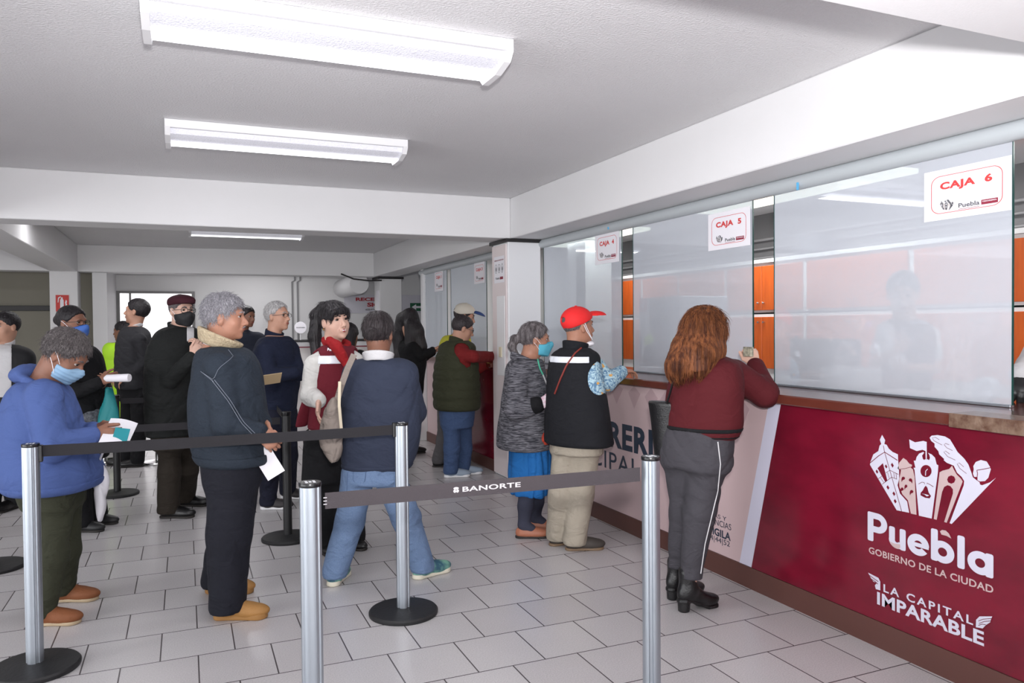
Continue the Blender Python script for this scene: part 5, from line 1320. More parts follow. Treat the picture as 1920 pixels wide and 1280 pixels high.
collar(G, 'sherpa_collar', M_SHERPA, r=.092, hh=.036, t=.019, flare=.5, tilt=.46, off=(.004, 0, .012), h=.006)
collar(G, 'shirt_collar', M_WCOT, r=.068, hh=.026, t=.007, tilt=.40)
sculpt('waistband', G['top_prims']+[(zero, .005, 'o'), CUT(zslab(848, 869, 430, 4.0))], .008, M_DENJ, t)
M_ST = mat('stitching', (116, 122, 134), rough=.8)
def seam_on(G, pts, mt, r=.0012, fn=None, name='stitching', off=.002, parent=None):
    """a seam line pressed onto the garment surface: pts are pixels + depth guess; pulled along the view ray onto the surface"""
    fn = fn or comb(G['top_prims']); out = []
    for (u, v) in pts:
        d = ray(u, v); tt = G['D']-.55
        for _ in range(40):
            P = (CC+d*tt).astype(np.float32)[None]; s = float(fn(P)[0])
            if s < off or tt > G['D']+.6: break
            tt += max(s*.7, .002)
        out.append(CC+d*tt)
    return MB().tube(out, r, 6).build(name, mt, parent or G['t'], smooth=60)
def interp(pts, n=14):
    P = np.array(pts, float); k = np.linspace(0, len(P)-1, n); return [(np.interp(x, range(len(P)), P[:, 0]), np.interp(x, range(len(P)), P[:, 1])) for x in k]
for q in ([(428, 655), (438, 668), (410, 690), (400, 712), (376, 696)], [(402, 712), (432, 750), (456, 790), (478, 812)], [(398, 714), (428, 752), (452, 792), (474, 815)], [(376, 696), (380, 699), (400, 715)]):
    seam_on(G, interp(q), M_ST)
for i, (s_, e_, w_) in enumerate(G['arms']):
    sculpt('shirt_cuff', [(cap(e_+(w_-e_)*.9, e_+(w_-e_)*.99, .042, .038), 0, '+')], .006, mat('blue_pattern', (60, 74, 130), noise=1, nscale=80, rgb2=(196, 200, 220)), t)
sheet('printed_form', at(500, 862, 3.92), cv(.8, .5, .3), cv(-.45, 1, 0), .095, .19, M_PAPER, 'white printed form hanging from the hand of the man in denim', 'papers')
sheet('manila_envelope', at(498, 712, 4.3), cv(1, .15, .5), cv(.1, .5, -1), .17, .12, mat('manila', (184, 160, 124), rough=.7), 'tan envelope edge between the denim man and the navy jacketed man', 'envelope')

# --- man in navy jacket with white hair
M_NAVJ = cloth('navy_jacket', (24, 30, 52), fold=.45, rgb2=(34, 42, 66))
G = person('white haired man with glasses and navy jacket, arms crossed', 6.35, YR-18,
    (521, 594, 0, YR-20, 3, 0, .96), [(630, 494, 542), (642, 484, 548), (670, 477, 556), (715, 478, 558), (752, 486, 554), (775, 490, 552)],
    arms=[dict(s=(498, 656, -.16), e=(506, 706, -.26), w=(556, 698, -.2), n=(0, -1, .3), curl=.5, side=1, hand=False), dict(s=(545, 656, .1), e=(560, 700, -.02), w=(520, 700, -.24), n=(0, -.2, 1), curl=.5, side=-1, d=(-1, .05, 0))],
    legs=[dict(h=(508, 780, -.1), k=(506, 860, -.1), a=(503, 938, -.05), toe=YR+4), dict(h=(535, 780, .1), k=(540, 855, .1), a=(540, 925, .35), toe=YR-10)],
    skin_m=SK_B, h=.007, hair=lambda H: hair_prims(H, .9, hl=-.022, nape=-.06), hair_m=H_WHITE, neck=(512, 635, 0), ratio=.74, strand=dict(n=1200, ln=.03, down=.3, lift=.15, jag=.3),
    top=('jacket', M_NAVJ, True, (.068, .060, .050)), bottom=('trousers', cloth('navy_trousers', (26, 28, 44)), [(765, 488, 552), (800, 490, 552)], (.095, .08, .072)),
    shoes=dict(mt=mat('black_trainer', (44, 40, 42), rough=.6), sole_mt=M_WHITEP, kind='sneaker'), brow=H_WHITE)
collar(G, 'jacket_collar', M_NAVJ, r=.066, hh=.034, t=.009, flare=.1, tilt=.35); glasses(G['H'], G['t'], M_DARK, w_=.026, h_=.015)

# --- dark jacket person behind the reception line
G = person('dark haired person in a dark jacket between the two grey haired men', 9.0, -60,
    (463, 594, 0, -50, -5, 0, 1.0), [(622, 446, 484), (634, 436, 494), (670, 434, 498), (720, 438, 494), (760, 442, 490)],
    arms=[dict(s=(444, 645, 0), e=(440, 685, -.1), w=(456, 710, -.2), n=(0, -1, 0)), dict(s=(486, 645, 0), e=(492, 685, -.1), w=(476, 710, -.2), n=(0, -1, 0))],
    legs=[dict(h=(456, 770, 0), k=(456, 812, 0), a=(456, 846, 0), toe=-90), dict(h=(476, 770, 0), k=(476, 812, 0), a=(477, 846, 0), toe=-80)],
    skin_m=SK_C, h=.011, hc=.012, hair=lambda H: hair_prims(H, 1.0), hair_m=H_BLACK, top=('jacket', cloth('slate_jacket', (40, 44, 58)), True), bottom=('trousers', M_BLKC, [(750, 442, 490), (790, 444, 488)], (.09, .07, .06)), shoes=dict(mt=M_LEATHER, sole_mt=M_SOLED))

# --- woman with the red scarf and maroon vest
M_MVEST = cloth('maroon_vest', (110, 28, 42), fold=.3, rgb2=(122, 36, 50)); M_SCARF = cloth('red_scarf', (158, 26, 32), fold=.7, rgb2=(176, 34, 40)); M_WSWE = cloth('white_sweater', (228, 226, 222), fold=.7, rgb2=(240, 238, 234))
G = person('smiling woman with ponytail, maroon vest and red scarf over a white sweater', 5.1, -62,
    (628, 603, 0, -70, 3, 6, 1.03), [(652, 606, 660), (668, 596, 664), (700, 592, 668), (745, 592, 670), (790, 586, 672), (815, 584, 672)],
    arms=[dict(s=(592, 684, -.10), e=(584, 742, -.10), w=(598, 752, -.30), n=(.7, .3, .3), curl=.25, side=1, thumb=.1, d=(.05, -.8, -.5), spread=.2), dict(s=(664, 680, .05), e=(676, 745, .1), w=(668, 790, .0), n=(0, -1, 0))],
    legs=[dict(h=(600, 830, 0), k=(600, 940, 0), a=(600, 1030, 0), toe=-70), dict(h=(648, 830, 0), k=(650, 930, .05), a=(652, 1020, .1), toe=-60)],
    skin_m=SK_D, h=.0055, hair=lambda H: hair_prims(H, 1.25, hl=.012, nape=-.03, amp=.0015)+[(H.e(.078, 0, .064, (.022, .060, .032)), .012, '+'), (H.e(.06, .058, .045, (.02, .02, .04)), .012, '+'), (H.e(.06, -.058, .045, (.02, .02, .04)), .012, '+')]+chain([(606, 574, 5.2, .034), (594, 590, 5.22, .040), (590, 630, 5.22, .042), (592, 668, 5.2, .028), (596, 690, 5.18, .012)]),
    hair_m=H_BLACK, neck=(622, 655, 0), ratio=.66, strand=dict(n=1800, ln=.05, down=.7, lift=.1, jag=.2), chub=1.14, lips='smile', brow=H_BLACK,
    top=('sweater', M_WSWE, True, (.074, .068, .050)), bottom=('trousers', M_BLKC, [(805, 576, 670), (850, 574, 670), (900, 572, 668)], (.10, .105, .12), .06),
    shoes=dict(mt=M_LEATHER, sole_mt=M_SOLED, kind='shoe', scale=.9))
H, t = G['H'], G['t']
vest_l = levels([(650, 604, 662), (664, 592, 668), (700, 589, 672), (745, 589, 674), (800, 584, 676)], 5.1, G['yw'], .72)
vp = [(loft(vest_l, G['yw'], .02), 0, '+'), (cap(G['neck']-np.array([0,0,.03]), G['arms'][0][0]+np.array([0,0,.012]), .05, .055), .03, '+'), (cap(G['neck']-np.array([0,0,.03]), G['arms'][1][0]+np.array([0,0,.012]), .05, .055), .03, '+'), (zero, .010, 'o')]+[sub(cap(G['arms'][0][0]+np.array([0, 0, .03]), G['arms'][0][0]-np.array([0, 0, .12]), .066, .06)), sub(cap(G['arms'][1][0]+np.array([0, 0, .03]), G['arms'][1][0]-np.array([0, 0, .12]), .066, .06))]
sculpt('vest', vp+[(wrinkle(.003), 0, 'd')], .008, M_MVEST, t)
sculpt('vest_tail', [(loft(levels([(745, 572, 600, -.05, .3), (775, 562, 590, -.05, .3), (800, 556, 572, -.05, .3)], 5.1, G['yw']), G['yw'], .01), 0, '+')], .007, M_MVEST, t)
M_REFL = mat('reflective_tape', (226, 230, 238), rough=.3, bump=.1, bscale=60)
band(G, 'reflective_stripe', M_REFL, vp, .003, [zslab(665.0, 680, 634, 5.1), half(at(608, 670, 5.1), cv(-1, 0, 0)), half(at(655, 670, 5.1), cv(1, 0, 0))], h=.005)
sculpt('scarf', [(ring(H.p(-.02, 0, -.135), _n(np.array([0, 0, 1.0])+H.F*.45), .075, .022, .022, .2), 0, '+'), (cap(at(632, 648, 4.96), at(654, 690, 4.92), .035, .022), .03, '+'), (cap(at(618, 640, 4.98), at(640, 664, 4.93), .03, .03), .03, '+'), (wrinkle(.007, (30, 30, 30)), 0, 'd')], .007, M_SCARF, t)
sc = at(612, 647, 4.9)
def cvv(x, y, l): return at(611+x/1520*16-1.5, 640+y/1520*16-1, 4.905-.003*l)
def decal_on(G, name, px, mt, prims, off=.004):
    pass
fv = comb(vp)
def onsurf(u, v, off=.003, f_=None, D=5.1):
    d = ray(u, v); tt = D-.45
    for _ in range(60):
        s = float((f_ or fv)((CC+d*tt).astype(np.float32)[None])[0])
        if s < off or tt > D+.5: break
        tt += max(s*.7, .0015)
    return CC+d*tt
w0 = MB()
for q in (EMB_W1, EMB_W3, EMB_W5, EMB_B2, EMB_B4):
    w0.poly([onsurf(607.5+x/1600*15, 637+y/1600*15) for x, y in q], n=-CF)
w0.build('vest_emblem', M_LOGOW, t)
a = onsurf(614, 657.5, .006); b = onsurf(631, 658.5, .006); write('lettering', 'Puebla', a, (b-a)/np.linalg.norm(b-a), CU, np.linalg.norm(b-a), .019, M_LOGOW, t, .03)
for sd in (1, -1): sculpt('earring', [(H.e(-.006, sd*.085, -.040, (.004, .004, .009)), 0, '+')], .003, mat('gold', (180, 140, 70), metal=1, rough=.3), t)
sculpt('belt_strap', [(ring(at(626, 742, 5.1), (0, 0, 1), .158, .016, .004, 0, .66, (math.cos(G['yw']), math.sin(G['yw']), 0)), 0, '+')], .006, M_BLACK, t)

# --- person in the navy sweater seen from behind
M_NSW = cloth('navy_sweater', (50, 57, 76), fold=.4, rgb2=(60, 67, 88)); M_JEAN = denim('blue_jeans', (92, 118, 158), (124, 148, 184)); M_TRAIN = mat('teal_trainer', (38, 78, 98), rough=.6, noise=1.0, nscale=16, rgb2=(120, 170, 150)); M_CREAM = mat('cream_sole', (214, 208, 190), rough=.6)
G = person('person in a navy sweater and light jeans seen from behind with a small hair bun', 4.45, 66,
    (710, 628, 0, 58, -4, 0, 1.0), [(672, 672, 756), (690, 656, 772), (725, 645, 784), (775, 640, 790), (820, 639, 788), (855, 640, 780), (880, 642, 768)],
    arms=[dict(s=(668, 700, .0), e=(654, 772, .05), w=(664, 770, .25), n=(1, 0, 0), d=(.6, .1, 1)), dict(s=(758, 700, .0), e=(776, 772, .05), w=(766, 775, .25), n=(-1, 0, 0), d=(-.6, .1, 1))],
    legs=[dict(h=(672, 890, 0), k=(656, 975, .03), a=(628, 1078, 0), toe=62), dict(h=(730, 890, 0), k=(762, 972, .0), a=(792, 1062, .10), toe=20)],
    skin_m=SK_C, h=.006, hair=lambda H: hair_prims(H, 1.1, hl=.0, nape=-.085, amp=.0012)+[(H.e(-.136, -.004, .002, (.030, .032, .032)), .004, '+'), (ring(H.p(-.134, -.004, .002), H.F, .028, .010, .008), .003, '+')], hair_m=H_DK, neck=(711, 680, 0), ratio=.70, strand=dict(n=1500, ln=.035, down=.2, lift=.1, jag=.2),
    top=('sweater', M_NSW, True, (.080, .072, .052)), bottom=('jeans', M_JEAN, [(866, 646, 768), (905, 648, 760)], (.098, .082, .074), .03),
    shoes=dict(mt=M_TRAIN, sole_mt=M_CREAM, kind='sneaker', scale=1.02), eye=False, lips=False)
collar(G, 'shirt_collar', M_WCOT, r=.078, hh=.028, t=.009, flare=.25, tilt=.25, off=(0, 0, .005))
sculpt('rib_hem', G['top_prims']+[(zero, .004, 'o'), CUT(zslab(868, 884, 700, 4.45))], .008, M_NSW, G['t'])
seam_on(G, interp([(652, 884), (650, 930)], 6), mat('jean_seam', (66, 88, 124)), r=.0014, fn=comb(G['bottom_prims']))
seam_on(G, [(662, 884), (662, 900), (673, 912), (684, 902), (686, 884)], MATS['jean_seam'], r=.0014, fn=comb(G['bottom_prims']))
M_BEIGE = cloth('beige_canvas', (150, 138, 130), fold=.8, rgb2=(164, 152, 144))
tb = bag('shoulder_bag', [(745, 622, 634), (768, 608, 640), (800, 600, 642), (832, 600, 642), (855, 612, 640), (866, 622, 634)], 4.33, .06, M_BEIGE, 'beige cloth shoulder bag hanging at the left side of the navy sweater')
MB().ribbon([at(664, 664, 4.30), at(652, 690, 4.28), at(641, 720, 4.27), at(632, 750, 4.30)], .017, CR, .004).build('strap', M_BEIGE, tb)
MB().ribbon([at(637, 715, 4.25), at(636, 760, 4.25), at(640, 803, 4.27)], .008, CR, .004).build('webbing', mat('cream_webbing', (206, 194, 172), rough=.8), tb)

# --- dark haired one behind the scarf woman
G = person('dark haired person in black between the scarf woman and the bun', 7.4, -10,
    (655, 632, 0, 60, 0, 0, 1.0), [(655, 640, 680), (670, 630, 690), (720, 628, 694), (770, 632, 690)],
    arms=[dict(s=(676, 680, -.1), e=(690, 712, -.1), w=(700, 700, 0), n=(0, -1, 0))],
    legs=[dict(h=(650, 790, 0), k=(650, 850, 0), a=(650, 885, 0), toe=0), dict(h=(672, 790, 0), k=(672, 850, 0), a=(674, 880, .1), toe=0)],
    skin_m=SK_C, h=.010, hc=.011, hair=lambda H: hair_prims(H, 1.6, nape=-.13)+[(H.e(-.06, 0, -.05, (.06, .075, .11)), .03, '+')], hair_m=H_BLACK, eye=False, lips=False, top=('jacket', M_BLKC, True), bottom=('trousers', M_BLKC, [(760, 632, 690), (800, 636, 688)], (.09, .07, .06)), shoes=dict(mt=M_LEATHER, sole_mt=M_SOLED))

# --- woman in black with long hair leaning on the counter end
G = person('long haired woman in black leaning on the far counter end', 8.9, -5,
    (768, 606, 0, 20, -20, 0, 1.05), [(636, 750, 788), (650, 742, 800), (680, 740, 800), (712, 738, 796), (740, 740, 794)],
    arms=[dict(s=(772, 650, -.18), e=(790, 668, -.18), w=(812, 656, -.15), n=(0, -1, 0), curl=.4, side=1), dict(s=(776, 650, .18), e=(796, 668, .2), w=(812, 660, .1), n=(0, -1, 0), side=-1)],
    legs=[dict(h=(756, 750, -.05), k=(752, 800, -.05), a=(750, 846, -.05), toe=0), dict(h=(774, 750, .05), k=(768, 800, .05), a=(768, 842, .1), toe=0)],
    skin_m=SK_B, h=.009, hc=.011, hair=lambda H: hair_prims(H, 1.8, hl=.01, nape=-.12)+chain([(752, 596, 8.9, .06), (748, 630, 8.9, .08), (756, 670, 8.85, .10), (764, 700, 8.8, .08)], .05)+chain([(770, 590, 8.85, .08), (782, 620, 8.8, .07), (790, 650, 8.8, .07)], .05)+chain([(768, 610, 8.78, .06), (770, 650, 8.75, .07)], .05), hair_m=H_BLACK, neck=(762, 640, 0), eye=False, lips=False, ratio=.8,
    top=('coat', M_BLKC, True), bottom=('trousers', M_BLKC, [(725, 742, 794), (765, 744, 790)], (.09, .07, .06)), shoes=dict(mt=M_LEATHER, sole_mt=M_SOLED))

# --- man in yellow with beige cap
M_YEL = cloth('yellow_knit', (206, 204, 60), fold=.3, rgb2=(214, 212, 80))
def baseball(G, mt_c, mt_b, hgt=.0, up=0.0, name='cap', tilt=0.0, cx=0.0):
    H, t = G['H'], G['t']
    c = sculpt(name, [(H.e(-.012, 0, .052, (.116, .092, .094+hgt)), 0, '+'), (half(H.p(0, 0, .030), -H.U+H.F*(tilt+.28)), .006, '&'), (ell(H.p(-.125, 0, .062), np.array((.03, .03, .018)), H.M), .004, '-')], .0055, mt_c, t)
    bt = H.U*.0
    sculpt('cap_bill', [(ell(H.p(.135, 0, .052+up), (.082, .072, .040), np.array([_n(H.F+H.U*(up*8-.12)), H.S, _n(H.U-H.F*(up*8-.12))])), 0, '+'), (ell(H.p(.135, 0, .040+up), (.088, .076, .042), np.array([_n(H.F+H.U*(up*8-.12)), H.S, _n(H.U-H.F*(up*8-.12))])), .003, '-'), (half(H.p(.075, 0, 0), -H.F), .004, '&')], .0035, mt_b, c)
    MB().lathe(H.p(-.012, 0, .145+hgt), [(.008, 0), (.009, .003), (.004, .006)], 12, axis=H.U).build('cap_button', mt_c, c)
    return c
G = person('man in a yellow top and beige cap with blue bill at the far counter', 8.25, 2,
    (871, 594, 0, -18, -14, 0, 1.02), [(628, 832, 880), (642, 824, 884), (680, 818, 880), (720, 816, 876), (760, 816, 874)],
    arms=[dict(s=(845, 655, -.18), e=(866, 696, -.16), w=(905, 674, -.1), n=(0, -1, 0)), dict(s=(850, 655, .18), e=(880, 692, .18), w=(915, 672, .1), n=(0, -1, 0), side=-1)],
    legs=[dict(h=(838, 775, -.09), k=(832, 825, -.09), a=(822, 868, -.1), toe=-8), dict(h=(858, 775, .09), k=(852, 820, .1), a=(850, 866, .1), toe=-5)],
    skin_m=SK_B, h=.008, hair=lambda H: hair_prims(H, .8), hair_m=H_DK, neck=(858, 632, 0), ratio=.78,
    top=('sweater', M_YEL, True), bottom=('trousers', cloth('grey_trousers', (84, 82, 84)), [(745, 818, 874), (790, 820, 870)], (.092, .076, .07)), shoes=dict(mt=M_LEATHER, sole_mt=M_SOLED), brow=H_DK, lips=False)
baseball(G, mat('beige_cotton', (196, 190, 178), rough=.8), mat('blue_cotton', (40, 66, 120), rough=.8))

# --- man in green puffer vest
M_GRV = cloth('olive_puffer', (58, 60, 42), fold=.5, rgb2=(66, 68, 50)); M_RDS = cloth('dark_red_knit', (126, 30, 32), fold=.3, rgb2=(140, 38, 38)); M_DKJ = denim('indigo_jeans', (44, 62, 98), (76, 98, 138))
G = person('man in an olive puffer vest with dark red sleeves and glasses at the counter', 7.65, 5,
    (868, 617, 0, -8, -18, 0, 1.0), [(640, 836, 880), (654, 826, 890), (690, 818, 894), (735, 816, 896), (765, 817, 896)],
    arms=[dict(s=(866, 665, -.17), e=(888, 668, -.22), w=(940, 668, .32), n=(0, -1, 0), curl=.3), dict(s=(872, 665, .17), e=(896, 690, .2), w=(940, 672, .42), n=(0, -1, 0), side=-1)],
    legs=[dict(h=(846, 780, -.09), k=(848, 840, -.09), a=(845, 892, -.08), toe=-12), dict(h=(868, 780, .09), k=(870, 840, .08), a=(868, 893, .06), toe=-14)],
    skin_m=SK_B, h=.007, hair=lambda H: hair_prims(H, 1.1, nape=-.07), hair_m=H_DK, neck=(855, 645, 0), ratio=.80, brow=H_DK, lips=False,
    top=('sweater', M_RDS, True, (.068, .060, .048)), bottom=('jeans', M_DKJ, [(758, 822, 892), (800, 824, 888)], (.094, .080, .076)), shoes=dict(mt=mat('pale_trainer', (140, 154, 170), rough=.6), sole_mt=M_WHITEP, kind='sneaker'))
vl = levels([(640, 834, 882), (652, 824, 890), (690, 815, 896), (735, 813, 899), (766, 815, 899)], 7.65, G['yw'], .84)
def quilts(G, z0, z1, n, amp):
    def fn(P): return -amp*np.abs(np.sin((P[:, 2]-z0)/(z1-z0)*math.pi*n)).astype(np.float32)
    return fn
zb, zt = at(855, 766, 7.65)[2], at(855, 640, 7.65)[2]
sculpt('puffer_vest', [(loft(vl, G['yw'], .02), 0, '+'), (zero, .006, 'o'), (quilts(G, zb, zt, 7, .010), 0, 'd'), sub(cap(G['arms'][0][0]+np.array([0, 0, .05]), G['arms'][0][0]-np.array([0, 0, .10])+CR*.03, .075, .06)), sub(cap(G['arms'][1][0]+np.array([0, 0, .05]), G['arms'][1][0]-np.array([0, 0, .10])+CR*.03, .075, .06))], .009, M_GRV, G['t'])
collar(G, 'vest_collar', M_GRV, r=.068, hh=.034, t=.010, tilt=.4); glasses(G['H'], G['t'])

# --- woman in grey marled coat
def marled():
    M = cloth('marled_grey', (78, 80, 88), fold=.4); nt = M.node_tree; b = nt.nodes['Principled BSDF']
    tc = nt.nodes.new('ShaderNodeTexCoord'); mp = nt.nodes.new('ShaderNodeMapping'); mp.inputs['Scale'].default_value = (14, 14, 190); nt.links.new(tc.outputs['Object'], mp.inputs[0])
    n = nt.nodes.new('ShaderNodeTexNoise'); n.inputs['Scale'].default_value = 1.0; n.inputs['Detail'].default_value = 4; n.inputs['Distortion'].default_value = 1.2; nt.links.new(mp.outputs[0], n.inputs['Vector'])
    cr = nt.nodes.new('ShaderNodeValToRGB'); cr.color_ramp.elements[0].position = .40; cr.color_ramp.elements[0].color = lin((40, 40, 47)); cr.color_ramp.elements[1].position = .68; cr.color_ramp.elements[1].color = lin((128, 127, 134))
    nt.links.new(n.outputs[0], cr.inputs[0]); nt.links.new(cr.outputs[0], b.inputs['Base Color']); return M
M_MARL = marled(); M_TURQ = mat('turquoise_mask', (84, 172, 196), rough=.8, bump=.2, bscale=200); M_SKIRT = cloth('bright_blue_skirt', (34, 112, 188), fold=.6, rgb2=(44, 122, 198)); M_GTIGHT = cloth('grey_tights', (64, 66, 82), fold=.15)
G = person('woman in a grey marled coat, turquoise mask and bright blue skirt by the column', 5.45, YR+6,
    (1004, 638, 0, YR+4, -2, 0, .96), [(672, 958, 1018), (690, 948, 1022), (720, 944, 1026), (760, 938, 1030), (805, 932, 1036), (838, 930, 1040)],
    arms=[dict(s=(974, 700, -.15), e=(966, 769, -.22), w=(1014, 757, -.27), n=(0, -.3, 1), curl=.8, side=1, thumb=.9), dict(s=(1000, 700, .15), e=(1006, 762, .14), w=(1028, 756, .0), n=(0, -.3, -1), curl=.8, side=-1, hand=False)],
    legs=[dict(h=(985, 850, -.07), k=(988, 920, -.07), a=(982, 984, -.07), toe=YR-4), dict(h=(1005, 850, .08), k=(1008, 915, .09), a=(1003, 972, .12), toe=YR+2)],
    skin_m=SK_A, h=.006, hair=lambda H: hair_prims(H, 1.2, hl=-.002, nape=-.06, amp=.0015)+chain([(980, 632, 5.45, .028), (966, 636, 5.45, .030), (960, 648, 5.45, .026), (966, 664, 5.45, .02), (972, 676, 5.45, .012)]), hair_m=H_GDK, neck=(988, 680, 0), ratio=.80, strand=dict(n=1400, ln=.035, down=.3, lift=.2), brow=H_GDK, lips=False,
    top=('coat', M_MARL, True, (.078, .074, .068), .52), hc=.008)
H, t = G['H'], G['t']
mask(H, G['hp'], t, M_TURQ, .005, puff=.013); collar(G, 'hood', M_MARL, r=.085, hh=.030, t=.022, flare=.2, tilt=.45, off=(-.03, 0, -.01), h=.007)
sculpt('scrunchie', [(ring(at(975, 634, 5.45), CR, .024, .008, .009), 0, '+')], .005, M_WCOT, t)
s_, e_, w_ = G['arms'][0]; sculpt('black_cuff', [(cap(e_+(w_-e_)*.40, e_+(w_-e_)*.86, .060, .056), 0, '+')], .007, M_BLKC, t)
sculpt('glove', hand_prims(w_, _n(w_-e_), cv(0, -.3, 1), .8, 1, 1.0, .9)+[(cap(e_+(w_-e_)*.7, w_, .035, .032), .01, '+'), (zero, .0035, 'o')], .005, mat('white_floral_glove', (214, 206, 212), rough=.8, noise=1, nscale=50, rgb2=(200, 160, 176)), t)
sk = levels([(828, 955, 1034), (860, 955, 1036), (890, 954, 1036), (925, 958, 1034)], 5.45, G['yw'], .8)
sculpt('skirt', [(loft(sk, G['yw'], .01), 0, '+'), (wrinkle(.010, (26, 26, 3)), 0, 'd')], .008, M_SKIRT, t)
for i in range(2):
    h_, k_, a_ = G['legs'][i]; sculpt('stocking', [(cap(h_, k_, .078, .060), 0, '+'), (cap(k_, k_*.55+a_*.45, .060, .054), .02, '+'), (cap(k_*.55+a_*.45, a_, .054, .040), .02, '+'), (cap(a_, a_+np.array([math.cos(-.4), math.sin(-.4), 0])*.05-np.array([0, 0, .03]), .038, .036), .02, '+')], .007, M_GTIGHT, t)
    shoe(t, a_, math.radians(YR), mat('tan_leather', (166, 104, 78), rough=.5), M_SOLED, h=.006, kind='flat', scale=.92)
fn_t = comb(G['top_prims'])
for pts, mt_ in (([(1007, 668), (1012, 690), (1018, 702)], mat('green_lanyard', (70, 170, 140))), ([(1018, 702), (1026, 722), (1030, 738)], M_WCOT)):
    MB().tube([onsurf(u, v, .006, fn_t, 5.45) for u, v in interp(pts, 8)], .0055, 8).build('lanyard', mt_, t, smooth=60)
tag(sculpt('knitted_purse', [(ell(at(1021, 822, 5.28), (.045, .05, .05)), 0, '+'), (wrinkle(.004, (60, 60, 60)), 0, 'd')], .006, mat('orange_red_knit', (190, 62, 32), noise=1, nscale=30, rgb2=(130, 34, 28)), None), 'small orange red woven purse under the grey coat hem', 'purse')

# --- man in the red cap
M_FLOR = mat('floral_base', (120, 160, 182))
def floral():
    M = cloth('floral_shirt', (130, 166, 186), fold=.3); nt = M.node_tree; b = nt.nodes['Principled BSDF']; tc = nt.nodes.new('ShaderNodeTexCoord')
    def ramp(node, p0, c0, p1, c1, inp=0):
        cr = nt.nodes.new('ShaderNodeValToRGB'); cr.color_ramp.elements[0].position = p0; cr.color_ramp.elements[0].color = lin(c0); cr.color_ramp.elements[1].position = p1; cr.color_ramp.elements[1].color = lin(c1); nt.links.new(node.outputs[inp], cr.inputs[0]); return cr
    n = nt.nodes.new('ShaderNodeTexNoise'); n.inputs['Scale'].default_value = 26; n.inputs['Distortion'].default_value = 2.5; nt.links.new(tc.outputs['Object'], n.inputs['Vector'])
    base = ramp(n, .42, (92, 128, 160), .58, (176, 204, 214))
    v = nt.nodes.new('ShaderNodeTexVoronoi'); v.inputs['Scale'].default_value = 15; nt.links.new(tc.outputs['Object'], v.inputs['Vector'])
    mk_ = nt.nodes.new('ShaderNodeMath'); mk_.operation = 'LESS_THAN'; mk_.inputs[1].default_value = .36
    ad = nt.nodes.new('ShaderNodeMath'); ad.operation = 'MULTIPLY_ADD'; ad.inputs[1].default_value = .5; ad.inputs[2].default_value = -.1; nt.links.new(n.outputs[0], ad.inputs[0])
    ad2 = nt.nodes.new('ShaderNodeMath'); ad2.operation = 'ADD'; nt.links.new(v.outputs['Distance'], ad2.inputs[0]); nt.links.new(ad.outputs[0], ad2.inputs[1]); nt.links.new(ad2.outputs[0], mk_.inputs[0])
    mx = nt.nodes.new('ShaderNodeMix'); mx.data_type = 'RGBA'; mx.inputs[7].default_value = lin((214, 160, 84)); nt.links.new(base.outputs[0], mx.inputs[6]); nt.links.new(mk_.outputs[0], mx.inputs[0]); nt.links.new(mx.outputs[2], b.inputs['Base Color']); return M
M_FLORAL = floral(); M_REDC = mat('red_cotton', (214, 30, 32), rough=.75, bump=.15, bscale=20); M_BGT = cloth('beige_trousers', (182, 172, 156), fold=.6, rgb2=(194, 184, 168)); M_BLKV = cloth('black_vest', (26, 27, 32), fold=.3)
G = person('man in a red baseball cap, black vest and floral shirt leaning on the counter', 5.1, YR+38,
    (1085, 614, 0, YR+26, 4, 0, .98), [(655, 1050, 1106), (668, 1040, 1118), (700, 1033, 1128), (745, 1028, 1134), (790, 1025, 1138), (826, 1024, 1142)],
    arms=[dict(s=(1116, 690, .02), e=(1138, 716, .0), w=(1166, 696, .10), n=(0, -1, 0), curl=.5, side=1, d=(1, 0, .6), hk=.9), dict(s=(1050, 690, .1), e=(1052, 760, .25), w=(1090, 740, .35), n=(0, -1, 0), side=-1)],
    legs=[dict(h=(1062, 840, .02), k=(1052, 925, .02), a=(1046, 1010, .10), toe=YR+26), dict(h=(1098, 840, 0), k=(1090, 925, -.02), a=(1078, 1020, -.02), toe=YR+6)],
    skin_m=SK_A, h=.006, hair=lambda H: hair_prims(H, .0, nape=-.02), hair_m=H_GREY, neck=(1078, 660, 0), ratio=.66, brow=H_GREY,
    top=('shirt', M_FLORAL, True, (.070, .064, .046)), bottom=('trousers', M_BGT, [(815, 1032, 1130), (850, 1030, 1130)], (.094, .082, .080), .03),
    shoes=dict(mt=mat('dark_suede', (60, 54, 50), rough=.7), sole_mt=mat('brown_sole', (120, 98, 76)), kind='shoe', scale=1.0), hc=.008)
H, t = G['H'], G['t']
baseball(G, M_REDC, M_REDC, up=.012, tilt=.06)
vl = levels([(655, 1048, 1108), (668, 1036, 1120), (700, 1029, 1122), (745, 1027, 1134), (790, 1024, 1140), (830, 1023, 1146)], 5.1, G['yw'], .72)
vp = [(loft(vl, G['yw'], .02), 0, '+'), (zero, .010, 'o'), sub(cap(G['arms'][0][0]+np.array([0, 0, .01])+G['yw']*0, G['arms'][0][1], .078, .07)), (wrinkle(.003, (5, 5, 10)), 0, 'd')]
sculpt('vest', vp, .008, M_BLKV, t)
band(G, 'reflective_stripe', M_REFL, vp, .004, [zslab(667.0, 678.5, 1075, 5.1), half(at(1031, 675, 5.1), cv(-1, 0, 0)), half(at(1100, 675, 5.1), cv(1, 0, 0))], h=.005)
collar(G, 'vest_collar', M_BLKV, r=.074, hh=.034, t=.010, tilt=.2, off=(0, 0, .008))
fvr = comb(vp)
